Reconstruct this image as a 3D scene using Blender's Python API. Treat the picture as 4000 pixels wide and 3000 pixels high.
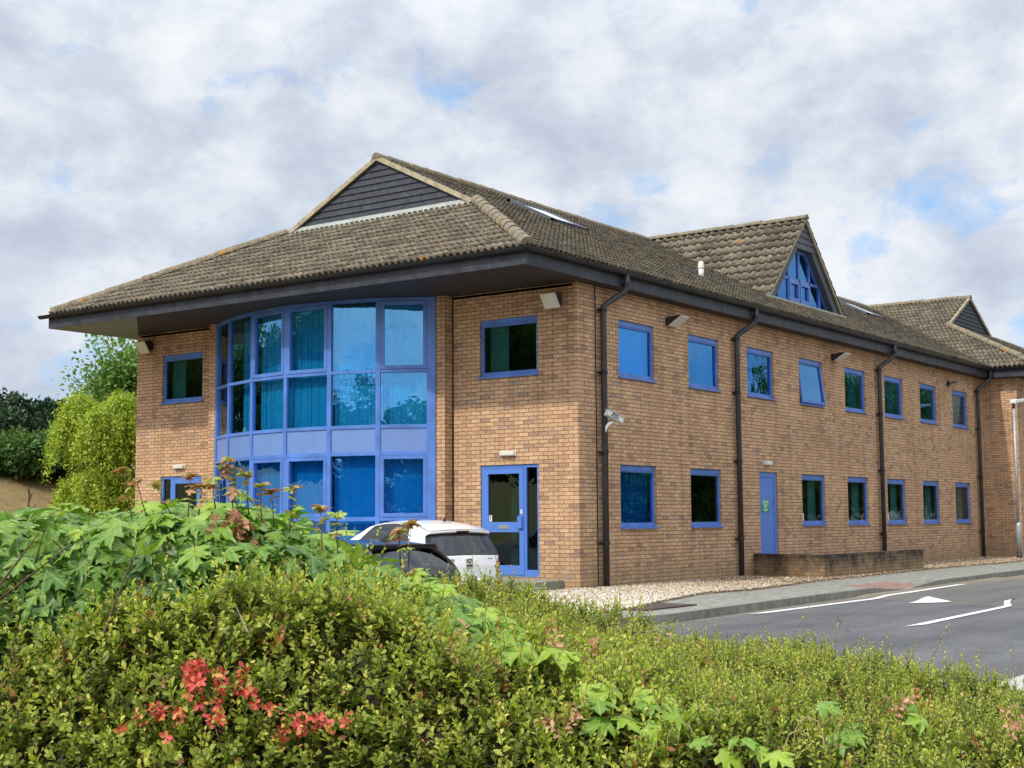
import bpy, math, random
import numpy as np
from mathutils import Vector, Matrix
random.seed(7)
rng = np.random.default_rng(11)
scene = bpy.context.scene
COL = scene.collection
for o in list(bpy.data.objects):
    bpy.data.objects.remove(o)

# ------------------------------------------------------------------ camera
CAMP = np.array([-21.6169, -14.0982, 1.0583])
FW = np.array([0.80733622, 0.58225433, 0.0958547])
RT = np.array([0.58545195, -0.81068008, -0.00662018])
UP = np.array([-0.07385287, -0.06146303, 0.99537332])
cd = bpy.data.cameras.new('camera')
cam = bpy.data.objects.new('camera', cd)
COL.objects.link(cam)
cd.sensor_width = 36.0
cd.lens = 36.0 * 5514.19 / 4000.0
cd.clip_start = 0.1
cd.clip_end = 3000
m = Matrix(((RT[0], UP[0], -FW[0], CAMP[0]), (RT[1], UP[1], -FW[1], CAMP[1]), (RT[2], UP[2], -FW[2], CAMP[2]), (0, 0, 0, 1)))
cam.matrix_world = m
scene.camera = cam

# ------------------------------------------------------------------ light
SUN_EL = math.radians(47)
SUN_AZ = math.radians(174)          # direction towards the sun, measured from +X
sdir = Vector((math.cos(SUN_AZ) * math.cos(SUN_EL), math.sin(SUN_AZ) * math.cos(SUN_EL), math.sin(SUN_EL)))
sl = bpy.data.lights.new('sun', 'SUN')
sl.energy = 2.6
sl.angle = math.radians(2.0)
sl.color = (1.0, 0.93, 0.82)
so = bpy.data.objects.new('sun', sl)
so.rotation_euler = sdir.to_track_quat('Z', 'Y').to_euler()
so.location = (-20, 0, 30)
COL.objects.link(so)

world = bpy.data.worlds.new("World")
scene.world = world
world.use_nodes = True
nt = world.node_tree
nt.nodes.clear()
def N(nt, t, **kw):
    n = nt.nodes.new(t)
    for k, v in kw.items():
        setattr(n, k, v)
    return n
def ramp(nt, pts, interp='LINEAR'):
    r = nt.nodes.new('ShaderNodeValToRGB')
    r.color_ramp.interpolation = interp
    e = r.color_ramp.elements
    while len(e) > 1:
        e.remove(e[-1])
    e[0].position = pts[0][0]
    c = pts[0][1]
    e[0].color = (c[0], c[1], c[2], 1)
    for p, c in pts[1:]:
        x = e.new(p)
        x.color = (c[0], c[1], c[2], 1)
    return r
def math_n(nt, op, a=None, b=None, c=None, clamp=False):
    n = nt.nodes.new('ShaderNodeMath')
    n.operation = op
    n.use_clamp = clamp
    for i, v in enumerate((a, b, c)):
        if v is None:
            continue
        if isinstance(v, (int, float)):
            n.inputs[i].default_value = v
        else:
            nt.links.new(v, n.inputs[i])
    return n.outputs[0]
def mixc(nt, f, a, b, blend='MIX'):
    n = nt.nodes.new('ShaderNodeMix')
    n.data_type = 'RGBA'
    n.blend_type = blend
    for idx, v in ((0, f), (6, a), (7, b)):
        if isinstance(v, (int, float)):
            n.inputs[idx].default_value = v
        elif isinstance(v, (tuple, list)):
            n.inputs[idx].default_value = (v[0], v[1], v[2], 1)
        else:
            nt.links.new(v, n.inputs[idx])
    return n.outputs[2]
def noise(nt, vec, scale, detail=4, rough=0.5, dist=0.0):
    n = nt.nodes.new('ShaderNodeTexNoise')
    n.inputs['Scale'].default_value = scale
    n.inputs['Detail'].default_value = detail
    n.inputs['Roughness'].default_value = rough
    n.inputs['Distortion'].default_value = dist
    if vec is not None:
        nt.links.new(vec, n.inputs['Vector'])
    return n.outputs['Fac']

sky = N(nt, 'ShaderNodeTexSky', sky_type='NISHITA')
sky.sun_disc = False
sky.sun_elevation = SUN_EL
sky.sun_rotation = math.radians(90) - SUN_AZ
sky.air_density = 1.0
sky.dust_density = 0.6
tc = N(nt, 'ShaderNodeTexCoord')
mp = N(nt, 'ShaderNodeMapping')
mp.inputs['Scale'].default_value = (1.0, 1.0, 1.5)
mp.inputs['Location'].default_value = (6.85, 1.21, 5.02)
nt.links.new(tc.outputs['Generated'], mp.inputs['Vector'])
V = mp.outputs['Vector']
big = noise(nt, V, 10.0, 8, 0.58, 0.1)
mp2 = N(nt, 'ShaderNodeMapping')
mp2.inputs['Location'].default_value = (3.3, 0.2, 5.1)
mp2.inputs['Scale'].default_value = (1.0, 1.0, 1.5)
nt.links.new(tc.outputs['Generated'], mp2.inputs['Vector'])
shade = noise(nt, mp2.outputs['Vector'], 11.0, 9, 0.6, 0.1)
mask = ramp(nt, [(0.325, (0, 0, 0)), (0.445, (1, 1, 1))])
nt.links.new(big, mask.inputs[0])
ccol = ramp(nt, [(0.32, (0.49, 0.55, 0.66)), (0.45, (0.60, 0.655, 0.755)), (0.55, (0.72, 0.765, 0.835)), (0.68, (0.84, 0.865, 0.90))])
nt.links.new(shade, ccol.inputs[0])
# brighter cloud around the sun
dot = N(nt, 'ShaderNodeVectorMath', operation='DOT_PRODUCT')
nt.links.new(tc.outputs['Generated'], dot.inputs[0])
dot.inputs[1].default_value = sdir
glow = math_n(nt, 'MAXIMUM', dot.outputs['Value'], 0.0)
glow = math_n(nt, 'POWER', glow, 2.0)
glow = math_n(nt, 'MULTIPLY_ADD', glow, 0.9, 1.0)
sxyz = N(nt, 'ShaderNodeSeparateXYZ')
nt.links.new(tc.outputs['Generated'], sxyz.inputs[0])
zen = math_n(nt, 'MULTIPLY', math_n(nt, 'MAXIMUM', math_n(nt, 'SUBTRACT', sxyz.outputs[2], 0.32), 0.0), 1.7)
glow = math_n(nt, 'ADD', glow, zen)
bc = N(nt, 'ShaderNodeBackground')
nt.links.new(ccol.outputs[0], bc.inputs[0])
nt.links.new(glow, bc.inputs[1])
bs = N(nt, 'ShaderNodeBackground')
skc = mixc(nt, 1.0, sky.outputs[0], (0.80, 1.0, 1.16), 'MULTIPLY')
skc = mixc(nt, 0.6, skc, (2.5, 4.4, 7.2))
nt.links.new(skc, bs.inputs[0])
bs.inputs[1].default_value = 0.13
mx = N(nt, 'ShaderNodeMixShader')
mf = math_n(nt, 'MULTIPLY_ADD', mask.outputs[0], 0.86, 0.14)
nt.links.new(mf, mx.inputs[0])
nt.links.new(bs.outputs[0], mx.inputs[1])
nt.links.new(bc.outputs[0], mx.inputs[2])
wo = N(nt, 'ShaderNodeOutputWorld')
nt.links.new(mx.outputs[0], wo.inputs[0])

scene.view_settings.view_transform = 'Standard'
scene.view_settings.look = 'None'
scene.view_settings.exposure = 0.12
scene.view_settings.gamma = 1.0
scene.render.engine = 'CYCLES'
scene.cycles.max_bounces = 8
scene.cycles.transparent_max_bounces = 12

# ------------------------------------------------------------------ helpers
def tag(o, label=None, cat=None, group=None, kind=None):
    if label: o['label'] = label
    if cat: o['category'] = cat
    if group: o['group'] = group
    if kind: o['kind'] = kind
    return o
def empty(name, loc=(0, 0, 0), label=None, cat=None, group=None, parent=None, rz=0.0):
    o = bpy.data.objects.new(name, None)
    o.empty_display_size = 0.3
    o.location = loc
    o.rotation_euler = (0, 0, rz)
    COL.objects.link(o)
    if parent: o.parent = parent
    return tag(o, label, cat, group)

class MB:
    def __init__(s):
        s.v = []; s.f = []; s.uv = []
    def face(s, pts, uv=None):
        i = len(s.v)
        s.v += [tuple(p) for p in pts]
        s.f.append(tuple(range(i, i + len(pts))))
        s.uv.append(uv or [(0, 0)] * len(pts))
    def box8(s, c):
        # c: 8 corners, bottom ring 0-3 then top ring 4-7
        i = len(s.v)
        s.v += [tuple(p) for p in c]
        for q in ((3, 2, 1, 0), (4, 5, 6, 7), (0, 1, 5, 4), (1, 2, 6, 5), (2, 3, 7, 6), (3, 0, 4, 7)):
            s.f.append(tuple(i + k for k in q))
            s.uv.append([(0, 0)] * 4)
    def lbox(s, F, u0, u1, z0, z1, d0, d1):
        o, ud, n = F
        def P(u, z, d):
            return (o[0] + ud[0] * u + n[0] * d, o[1] + ud[1] * u + n[1] * d, o[2] + z)
        s.box8([P(u0, z0, d0), P(u1, z0, d0), P(u1, z0, d1), P(u0, z0, d1), P(u0, z1, d0), P(u1, z1, d0), P(u1, z1, d1), P(u0, z1, d1)])
    def box(s, x0, x1, y0, y1, z0, z1):
        s.box8([(x0, y0, z0), (x1, y0, z0), (x1, y1, z0), (x0, y1, z0), (x0, y0, z1), (x1, y0, z1), (x1, y1, z1), (x0, y1, z1)])
    def tube(s, pts, r, n=12, cap=True):
        pts = [Vector(p) for p in pts]
        rs = r if isinstance(r, (list, tuple)) else [r] * len(pts)
        base = len(s.v)
        ref = None
        for k, p in enumerate(pts):
            if k == 0: t = (pts[1] - p).normalized()
            elif k == len(pts) - 1: t = (p - pts[k - 1]).normalized()
            else: t = ((pts[k + 1] - p).normalized() + (p - pts[k - 1]).normalized()).normalized()
            if ref is None:
                ref = t.orthogonal().normalized()
            a = (ref - t * ref.dot(t)).normalized(); ref = a
            b = t.cross(a)
            for j in range(n):
                an = 2 * math.pi * j / n
                s.v.append(tuple(p + (a * math.cos(an) + b * math.sin(an)) * rs[k]))
        for k in range(len(pts) - 1):
            for j in range(n):
                s.f.append((base + k * n + j, base + k * n + (j + 1) % n, base + (k + 1) * n + (j + 1) % n, base + (k + 1) * n + j))
                s.uv.append([(0, 0)] * 4)
        if cap:
            s.f.append(tuple(base + j for j in reversed(range(n)))); s.uv.append([(0, 0)] * n)
            e = base + (len(pts) - 1) * n
            s.f.append(tuple(e + j for j in range(n))); s.uv.append([(0, 0)] * n)
    def build(s, name, mat, parent=None, smooth=False, bevel=0.0, uv=True):
        me = bpy.data.meshes.new(name)
        me.from_pydata(s.v, [], s.f)
        if uv:
            l = me.uv_layers.new(name='UVMap')
            flat = [c for f in s.uv for p in f for c in p]
            l.data.foreach_set('uv', flat)
        me.materials.append(mat)
        if smooth:
            me.polygons.foreach_set('use_smooth', [True] * len(me.polygons))
        me.update()
        o = bpy.data.objects.new(name, me)
        COL.objects.link(o)
        if parent:
            o.parent = parent
            pl = parent
            off = Vector((0, 0, 0))
        if bevel > 0:
            b = o.modifiers.new('b', 'BEVEL')
            b.width = bevel; b.segments = 2; b.limit_method = 'ANGLE'
        return o

def npmesh(name, verts, faces, mat, parent=None, attr=None, smooth=False):
    """verts (n,3), faces (m,k)"""
    me = bpy.data.meshes.new(name)
    n, (m_, k) = len(verts), faces.shape
    me.vertices.add(n)
    me.vertices.foreach_set('co', verts.astype(np.float32).ravel())
    me.loops.add(m_ * k)
    me.loops.foreach_set('vertex_index', faces.astype(np.int32).ravel())
    me.polygons.add(m_)
    me.polygons.foreach_set('loop_start', np.arange(0, m_ * k, k, dtype=np.int32))
    me.polygons.foreach_set('loop_total', np.full(m_, k, dtype=np.int32))
    if smooth:
        me.polygons.foreach_set('use_smooth', np.ones(m_, dtype=bool))
    if attr is not None:
        a = me.attributes.new('rnd', 'FLOAT', 'POINT')
        a.data.foreach_set('value', attr.astype(np.float32))
    me.materials.append(mat)
    me.update(calc_edges=True)
    o = bpy.data.objects.new(name, me)
    COL.objects.link(o)
    if parent: o.parent = parent
    return o

# ------------------------------------------------------------------ materials
def mat(name, col, rough=0.6, metal=0.0, spec=0.5, var=0.0, vscale=8.0, bump=0.0, bscale=60.0, coat=0.0, dark=None):
    M = bpy.data.materials.new(name)
    M.use_nodes = True
    t = M.node_tree
    b = t.nodes['Principled BSDF']
    b.inputs['Base Color'].default_value = (col[0], col[1], col[2], 1)
    b.inputs['Roughness'].default_value = rough
    b.inputs['Metallic'].default_value = metal
    b.inputs['Specular IOR Level'].default_value = spec
    b.inputs['Coat Weight'].default_value = coat
    tcn = t.nodes.new('ShaderNodeTexCoord')
    if var > 0:
        nf = noise(t, tcn.outputs['Object'], vscale, 6, 0.62)
        lo = dark or tuple(c * (1 - var) for c in col)
        hi = tuple(min(1, c * (1 + var * 0.7)) for c in col)
        r = ramp(t, [(0.32, lo), (0.68, hi)])
        t.links.new(nf, r.inputs[0])
        t.links.new(r.outputs[0], b.inputs['Base Color'])
    if bump > 0:
        nb = noise(t, tcn.outputs['Object'], bscale, 4, 0.6)
        bn = t.nodes.new('ShaderNodeBump')
        bn.inputs['Strength'].default_value = bump
        bn.inputs['Distance'].default_value = 0.01
        t.links.new(nb, bn.inputs['Height'])
        t.links.new(bn.outputs[0], b.inputs['Normal'])
    return M

def brick_mat(name, ramp_pts, mortar, dirt=0.0, dirtcol=(0.02, 0.02, 0.018)):
    M = bpy.data.materials.new(name)
    M.use_nodes = True
    t = M.node_tree
    b = t.nodes['Principled BSDF']
    b.inputs['Roughness'].default_value = 0.88
    b.inputs['Specular IOR Level'].default_value = 0.25
    uv = t.nodes.new('ShaderNodeTexCoord').outputs['UV']
    # slightly wavy joints
    nz = t.nodes.new('ShaderNodeTexNoise'); nz.inputs['Scale'].default_value = 9.0; nz.inputs['Detail'].default_value = 3
    t.links.new(uv, nz.inputs['Vector'])
    vm = t.nodes.new('ShaderNodeVectorMath'); vm.operation = 'MULTIPLY_ADD'
    vm.inputs[1].default_value = (0.010, 0.010, 0)
    t.links.new(nz.outputs['Color'], vm.inputs[0]); t.links.new(uv, vm.inputs[2])
    uvw = vm.outputs[0]
    br = t.nodes.new('ShaderNodeTexBrick')
    br.offset = 0.5; br.offset_frequency = 2; br.squash = 1.0
    br.inputs['Scale'].default_value = 1.0
    br.inputs['Mortar Size'].default_value = 0.0068
    br.inputs['Mortar Smooth'].default_value = 0.35
    br.inputs['Brick Width'].default_value = 0.225
    br.inputs['Row Height'].default_value = 0.075
    t.links.new(uvw, br.inputs['Vector'])
    sx = t.nodes.new('ShaderNodeSeparateXYZ'); t.links.new(uvw, sx.inputs[0])
    row = math_n(t, 'FLOOR', math_n(t, 'DIVIDE', sx.outputs[1], 0.075))
    par = math_n(t, 'SUBTRACT', 1.0, math_n(t, 'ABSOLUTE', math_n(t, 'MODULO', row, 2.0)))
    colx = math_n(t, 'FLOOR', math_n(t, 'DIVIDE', math_n(t, 'MULTIPLY_ADD', par, 0.1125, sx.outputs[0]), 0.225))
    cb = t.nodes.new('ShaderNodeCombineXYZ'); t.links.new(colx, cb.inputs[0]); t.links.new(row, cb.inputs[1])
    wn = t.nodes.new('ShaderNodeTexWhiteNoise'); wn.noise_dimensions = '2D'; t.links.new(cb.outputs[0], wn.inputs['Vector'])
    r = ramp(t, ramp_pts)
    t.links.new(wn.outputs['Value'], r.inputs[0])
    col = r.outputs[0]
    # blotches inside the bricks and weathering over the wall
    n1 = noise(t, uv, 26.0, 5, 0.65)
    r1 = ramp(t, [(0.3, (0.70, 0.68, 0.68)), (0.62, (1.12, 1.1, 1.08))]); t.links.new(n1, r1.inputs[0])
    col = mixc(t, 1.0, col, r1.outputs[0], 'MULTIPLY')
    n2 = noise(t, uv, 0.9, 5, 0.6)
    r2 = ramp(t, [(0.3, (0.86, 0.84, 0.84)), (0.7, (1.08, 1.08, 1.06))]); t.links.new(n2, r2.inputs[0])
    col = mixc(t, 1.0, col, r2.outputs[0], 'MULTIPLY')
    col = mixc(t, br.outputs['Fac'], col, mortar)
    # splash staining low on the wall, faint vertical wash streaks
    n4 = noise(t, uv, 3.5, 5, 0.6)
    low = math_n(t, 'MULTIPLY', math_n(t, 'SUBTRACT', math_n(t, 'MULTIPLY_ADD', n4, 0.9, -0.05), math_n(t, 'MULTIPLY', sx.outputs[1], 1.0)), 2.2, clamp=True)
    col = mixc(t, math_n(t, 'MULTIPLY', low, 0.45), col, (0.30, 0.22, 0.12))
    mps = t.nodes.new('ShaderNodeMapping'); mps.inputs['Scale'].default_value = (3.2, 0.22, 1); t.links.new(uv, mps.inputs['Vector'])
    n5 = noise(t, mps.outputs[0], 1.6, 5, 0.65)
    r5 = ramp(t, [(0.34, (0.82, 0.80, 0.79)), (0.55, (1.03, 1.03, 1.03))]); t.links.new(n5, r5.inputs[0])
    col = mixc(t, 1.0, col, r5.outputs[0], 'MULTIPLY')
    if dirt > 0:
        n3 = noise(t, uv, 2.3, 6, 0.7, 0.4)
        zz = math_n(t, 'MULTIPLY_ADD', sx.outputs[1], 0.75, n3)
        r3 = ramp(t, [(0.42, (0, 0, 0)), (0.74, (1, 1, 1))]); t.links.new(zz, r3.inputs[0])
        f3 = math_n(t, 'MULTIPLY', r3.outputs[0], dirt)
        col = mixc(t, f3, col, dirtcol)
    t.links.new(col, b.inputs['Base Color'])
    bn = t.nodes.new('ShaderNodeBump'); bn.inputs['Strength'].default_value = 0.9; bn.inputs['Distance'].default_value = 0.008
    h = math_n(t, 'MULTIPLY_ADD', n1, 0.45, math_n(t, 'SUBTRACT', 1.0, br.outputs['Fac']))
    t.links.new(h, bn.inputs['Height']); t.links.new(bn.outputs[0], b.inputs['Normal'])
    return M

M_BRICK = brick_mat('buff_brick', [(0.0, (0.38, 0.25, 0.18)), (0.08, (0.49, 0.31, 0.19)), (0.22, (0.57, 0.365, 0.215)), (0.6, (0.63, 0.41, 0.24)), (0.9, (0.68, 0.45, 0.27)), (0.96, (0.59, 0.36, 0.215)), (1.0, (0.43, 0.33, 0.27))], (0.19, 0.12, 0.078))
M_BRICK_LOW = brick_mat('weathered_brick', [(0.0, (0.22, 0.15, 0.10)), (0.4, (0.33, 0.21, 0.12)), (0.8, (0.42, 0.27, 0.15)), (1.0, (0.28, 0.2, 0.15))], (0.12, 0.085, 0.055), 0.93)
M_BLUE = mat('blue_frame_paint', (0.095, 0.215, 0.60), 0.38, var=0.25, vscale=2.2)
M_BLUEPANEL = mat('blue_panel_paint', (0.155, 0.265, 0.56), 0.38, var=0.07, vscale=2)
M_BLUEDOOR = mat('blue_door_paint', (0.095, 0.22, 0.62), 0.42, var=0.08, vscale=2)
M_FASCIA = mat('black_fascia_board', (0.034, 0.038, 0.050), 0.5, var=0.6, vscale=5, bump=0.25, bscale=25)
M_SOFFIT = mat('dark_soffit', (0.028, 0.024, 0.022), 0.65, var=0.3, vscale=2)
M_SOFFIT2 = mat('lit_soffit', (0.23, 0.24, 0.225), 0.6, var=0.15, vscale=2)  # paler copy of the soffit, with brighter light put into its colour
M_GUTTER = mat('black_plastic_gutter', (0.010, 0.010, 0.011), 0.42, var=0.4, vscale=6)
M_PIPE = mat('dark_grey_downpipe', (0.046, 0.044, 0.045), 0.5, var=0.35, vscale=4)
M_BOARD = mat('charcoal_weatherboard', (0.038, 0.042, 0.055), 0.7, var=0.5, vscale=9, bump=0.3, bscale=30)
M_GREYBOARD = mat('grey_barge_board', (0.085, 0.095, 0.115), 0.65, var=0.2, vscale=3)
M_VERGE = mat('mortar_verge', (0.40, 0.345, 0.225), 0.9, var=0.35, vscale=6, bump=0.4)
M_LEAD = mat('lead_flashing', (0.36, 0.385, 0.34), 0.6, var=0.25, vscale=4)
M_WHITE = mat('white_plastic', (0.72, 0.71, 0.66), 0.45, var=0.06)
M_CREAM = mat('cream_diffuser', (0.74, 0.71, 0.58), 0.4, var=0.08)
M_BLACK = mat('black_plastic', (0.02, 0.02, 0.02), 0.5)
M_INT = mat('interior_wall', (0.10, 0.11, 0.11), 0.9)
M_CONC = mat('weathered_concrete', (0.30, 0.285, 0.245), 0.9, var=0.3, vscale=4, bump=0.4)
M_GALV = mat('galvanised_steel', (0.42, 0.45, 0.47), 0.5, metal=0.35, var=0.3, vscale=14)
M_SILVER = mat('brushed_metal', (0.55, 0.55, 0.56), 0.35, metal=0.7)

def glass_mat(name, tint, refl, rf, white=0.0):
    M = bpy.data.materials.new(name); M.use_nodes = True
    t = M.node_tree; t.nodes.clear()
    out = t.nodes.new('ShaderNodeOutputMaterial')
    tr = t.nodes.new('ShaderNodeBsdfTransparent'); tr.inputs[0].default_value = (*tint, 1)
    gl = t.nodes.new('ShaderNodeBsdfGlossy'); gl.inputs[0].default_value = (*refl, 1); gl.inputs['Roughness'].default_value = 0.0
    gw = t.nodes.new('ShaderNodeBsdfGlossy'); gw.inputs[0].default_value = (0.9, 0.9, 0.9, 1); gw.inputs['Roughness'].default_value = 0.0
    tcn = t.nodes.new('ShaderNodeTexCoord')
    nb = noise(t, tcn.outputs['Object'], 3.2, 2, 0.5)
    bn = t.nodes.new('ShaderNodeBump'); bn.inputs['Strength'].default_value = 0.35; bn.inputs['Distance'].default_value = 0.006
    t.links.new(nb, bn.inputs['Height'])
    t.links.new(bn.outputs[0], gl.inputs['Normal']); t.links.new(bn.outputs[0], gw.inputs['Normal'])
    m1 = t.nodes.new('ShaderNodeMixShader'); m1.inputs[0].default_value = rf
    t.links.new(tr.outputs[0], m1.inputs[1]); t.links.new(gl.outputs[0], m1.inputs[2])
    ge = t.nodes.new('ShaderNodeNewGeometry')
    dp = t.nodes.new('ShaderNodeVectorMath'); dp.operation = 'DOT_PRODUCT'
    t.links.new(ge.outputs['Incoming'], dp.inputs[0]); t.links.new(ge.outputs['Normal'], dp.inputs[1])
    fc = math_n(t, 'POWER', math_n(t, 'SUBTRACT', 1.0, math_n(t, 'ABSOLUTE', dp.outputs['Value'])), 5.0)
    f = math_n(t, 'MULTIPLY_ADD', fc, 0.9, 0.035 + white, clamp=True)
    m2 = t.nodes.new('ShaderNodeMixShader'); t.links.new(f, m2.inputs[0])
    t.links.new(m1.outputs[0], m2.inputs[1]); t.links.new(gw.outputs[0], m2.inputs[2])
    t.links.new(m2.outputs[0], out.inputs[0])
    return M
M_GLASS = glass_mat('blue_solar_glass', (0.12, 0.52, 0.84), (0.0, 0.36, 0.92), 0.50, 0.0)
M_GLASSBAY = glass_mat('bay_solar_glass', (0.17, 0.66, 0.93), (0.03, 0.44, 0.85), 0.40, 0.06)
M_GLASSDARK = glass_mat('dark_green_glass', (0.35, 0.55, 0.52), (0.35, 0.55, 0.55), 0.10)
M_CARGLASS = glass_mat('car_tinted_glass', (0.12, 0.13, 0.14), (0.7, 0.75, 0.8), 0.06, 0.02)
M_BLINDCYAN = mat('cyan_blind_fabric', (0.45, 0.85, 0.93), 0.9)
M_BLINDBLUE = mat('blue_blind_fabric', (0.22, 0.62, 1.0), 0.9)
M_CURTAIN = mat('teal_curtain', (0.18, 0.36, 0.36), 0.9)

def tile_mat(name, base, hi, lich, spec_white=0.5, rows=True):
    M = bpy.data.materials.new(name); M.use_nodes = True
    t = M.node_tree; b = t.nodes['Principled BSDF']
    b.inputs['Roughness'].default_value = 0.9; b.inputs['Specular IOR Level'].default_value = 0.25
    ob = t.nodes.new('ShaderNodeTexCoord').outputs['Object']
    n1 = noise(t, ob, 11.0, 8, 0.68)
    r1 = ramp(t, [(0.33, base), (0.66, hi)]); t.links.new(n1, r1.inputs[0])
    col = r1.outputs[0]
    at = t.nodes.new('ShaderNodeAttribute'); at.attribute_name = 'rnd'
    ra = ramp(t, [(0, (.66, .64, .62)), (1, (1.30, 1.28, 1.24))]); t.links.new(at.outputs['Fac'], ra.inputs[0])
    if rows: col = mixc(t, 1.0, col, ra.outputs[0], 'MULTIPLY')
    n2 = noise(t, ob, 22.0, 4, 0.7)
    r2 = ramp(t, [(0.575, (0, 0, 0)), (0.64, (1, 1, 1))]); t.links.new(n2, r2.inputs[0])
    col = mixc(t, math_n(t, 'MULTIPLY', r2.outputs[0], spec_white), col, (0.42, 0.41, 0.36))
    n3 = noise(t, ob, 3.0, 5, 0.72)
    r3 = ramp(t, [(lich, (0, 0, 0)), (lich + 0.03, (1, 1, 1))]); t.links.new(n3, r3.inputs[0])
    col = mixc(t, math_n(t, 'MULTIPLY', r3.outputs[0], 0.85), col, (0.42, 0.20, 0.04))
    t.links.new(col, b.inputs['Base Color'])
    bn = t.nodes.new('ShaderNodeBump'); bn.inputs['Strength'].default_value = 0.5; bn.inputs['Distance'].default_value = 0.012
    t.links.new(n1, bn.inputs['Height']); t.links.new(bn.outputs[0], b.inputs['Normal'])
    return M
M_TILE = tile_mat('weathered_roof_tile', (0.068, 0.056, 0.040), (0.235, 0.203, 0.150), 0.64)
M_RIDGE = tile_mat('lichened_ridge_tile', (0.11, 0.093, 0.065), (0.28, 0.24, 0.165), 0.585, 0.3, False)

# ------------------------------------------------------------------ building
SIDE = ((0, 0, 0), (1, 0, 0), (0, -1, 0))
FRONT = ((0, 0, 0), (0, 1, 0), (-1, 0, 0))
H = 5.431
LY = 12.35
bld = empty('office_building', (0, 0, 0), 'two storey buff brick office with blue windows, tiled roof and rounded glazed bay', 'office building')

def wall(mb, F, u0, u1, z0, z1, holes=(), reveal=0.11, uoff=0.0):
    o, ud, n = F
    us = sorted({u0, u1} | {h[0] for h in holes} | {h[1] for h in holes})
    zs = sorted({z0, z1} | {h[2] for h in holes} | {h[3] for h in holes})
    P = lambda u, z, d=0.0: (o[0] + ud[0] * u + n[0] * d, o[1] + ud[1] * u + n[1] * d, o[2] + z)
    for a, b in zip(us[:-1], us[1:]):
        for c, d in zip(zs[:-1], zs[1:]):
            mu, mz = (a + b) / 2, (c + d) / 2
            if any(h[0] < mu < h[1] and h[2] < mz < h[3] for h in holes):
                continue
            mb.face([P(a, c), P(b, c), P(b, d), P(a, d)], [(a + uoff, c), (b + uoff, c), (b + uoff, d), (a + uoff, d)])
    for a, b, c, d in holes:
        r = -reveal
        mb.face([P(a, c), P(a, c, r), P(a, d, r), P(a, d)], [(a, c), (a + reveal, c), (a + reveal, d), (a, d)])
        mb.face([P(b, c, r), P(b, c), P(b, d), P(b, d, r)], [(b - reveal, c), (b, c), (b, d), (b - reveal, d)])
        mb.face([P(a, d, r), P(b, d, r), P(b, d), P(a, d)], [(a, d), (b, d), (b, d + .1), (a, d + .1)])
        mb.face([P(a, c), P(b, c), P(b, c, r), P(a, c, r)], [(a, c), (b, c), (b, c - .1), (a, c - .1)])

WX = [1.442, 4.215, 6.922, 9.690, 12.453, 15.172, 17.905, 20.70]
WW = 1.36
ZT, ZB = 4.90, 3.79
GT, GB = 2.10, 0.90
side_holes = [(x, x + WW, ZB, ZT) for x in WX] + [(x, x + WW, GB, GT) for i, x in enumerate(WX) if i != 2]
DOORX = (7.42, 8.33)
side_holes.append((DOORX[0], DOORX[1], 0.0, GT))
front_holes = [(0.90, 2.25, ZB, ZT), (0.90, 2.25, 0.0, GT), (10.10, 11.45, ZB, ZT), (10.10, 11.45, 0.0, GT)]
mb = MB()
wall(mb, SIDE, 0, 23.65, -0.5, H, side_holes)
wall(mb, FRONT, 0, 2.92, -0.5, H, [h for h in front_holes if h[0] < 5])
wall(mb, FRONT, 9.60, LY, -0.5, H, [h for h in front_holes if h[0] > 5])
# piers beside the bay
for a, b in ((2.92, 3.14), (9.38, 9.60)):
    PF = ((-0.255, 0, 0), (0, 1, 0), (-1, 0, 0))
    wall(mb, PF, a, b, -0.5, H, uoff=0.03)
    for yy in (a, b):
        wall(mb, ((0, yy, 0), (-1, 0, 0), (0, -1, 0)), -0.3, 0.255, -0.5, H)
# far sides of the main block and of the projecting wing
wall(mb, ((0, LY, 0), (1, 0, 0), (0, 1, 0)), 0, 36, -0.5, H)
wall(mb, ((23.65, 0, 0), (0, -1, 0), (-1, 0, 0)), 0, 1.06, -0.5, H)
wall(mb, ((23.65, -1.06, 0), (1, 0, 0), (0, -1, 0)), 0, 12.3, -0.5, H, [(1.6, 2.96, ZB, ZT), (1.6, 2.96, GB, GT), (4.4, 5.76, ZB, ZT), (4.4, 5.76, GB, GT)])
wall(mb, ((35.95, -1.06, 0), (0, 1, 0), (1, 0, 0)), 0, LY + 1.06, -0.5, H)
walls = mb.build('brick_wall', M_BRICK, bld)

# interior shell: floors, partitions (seen only through the glass)
mb = MB()
mb.box(0.2, 35.7, 0.2, LY - .2, -0.06, -0.01)
mb.box(0.3, 35.7, 0.2, LY - .2, 2.62, 2.80)
mb.box(4.0, 4.1, 2.7, LY - .2, 0.0, 5.3)
mb.box(4.1, 35.6, 3.3, 3.4, 0.0, 5.3)
mb.box(0.15, 4.0, 2.62, 2.70, 0, 5.3)
mb.box(0.15, 4.0, 9.62, 9.70, 0, 5.3)
for x in (3.6, 9.1, 14.6, 20.1, 23.6):
    mb.box(x - .05, x + .05, 0.2, 3.3, 0, 5.3)
mb.box(0.0, 35.7, 0.1, LY - .1, H - 0.06, H - 0.012)
mb.build('interior_partition', M_INT, bld)
M_LAMP = bpy.data.materials.new('office_lamp'); M_LAMP.use_nodes = True
M_LAMP.node_tree.nodes['Principled BSDF'].inputs['Emission Color'].default_value = (.95, 1, .95, 1)
M_LAMP.node_tree.nodes['Principled BSDF'].inputs['Emission Strength'].default_value = 1.6
for x in (10.6, 12.9, 16.1, 18.5):
    mb = MB(); mb.box(x, x + 1.3, 1.4, 1.65, H - .20, H - .13); mb.build('ceiling_light', M_LAMP, bld)

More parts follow.
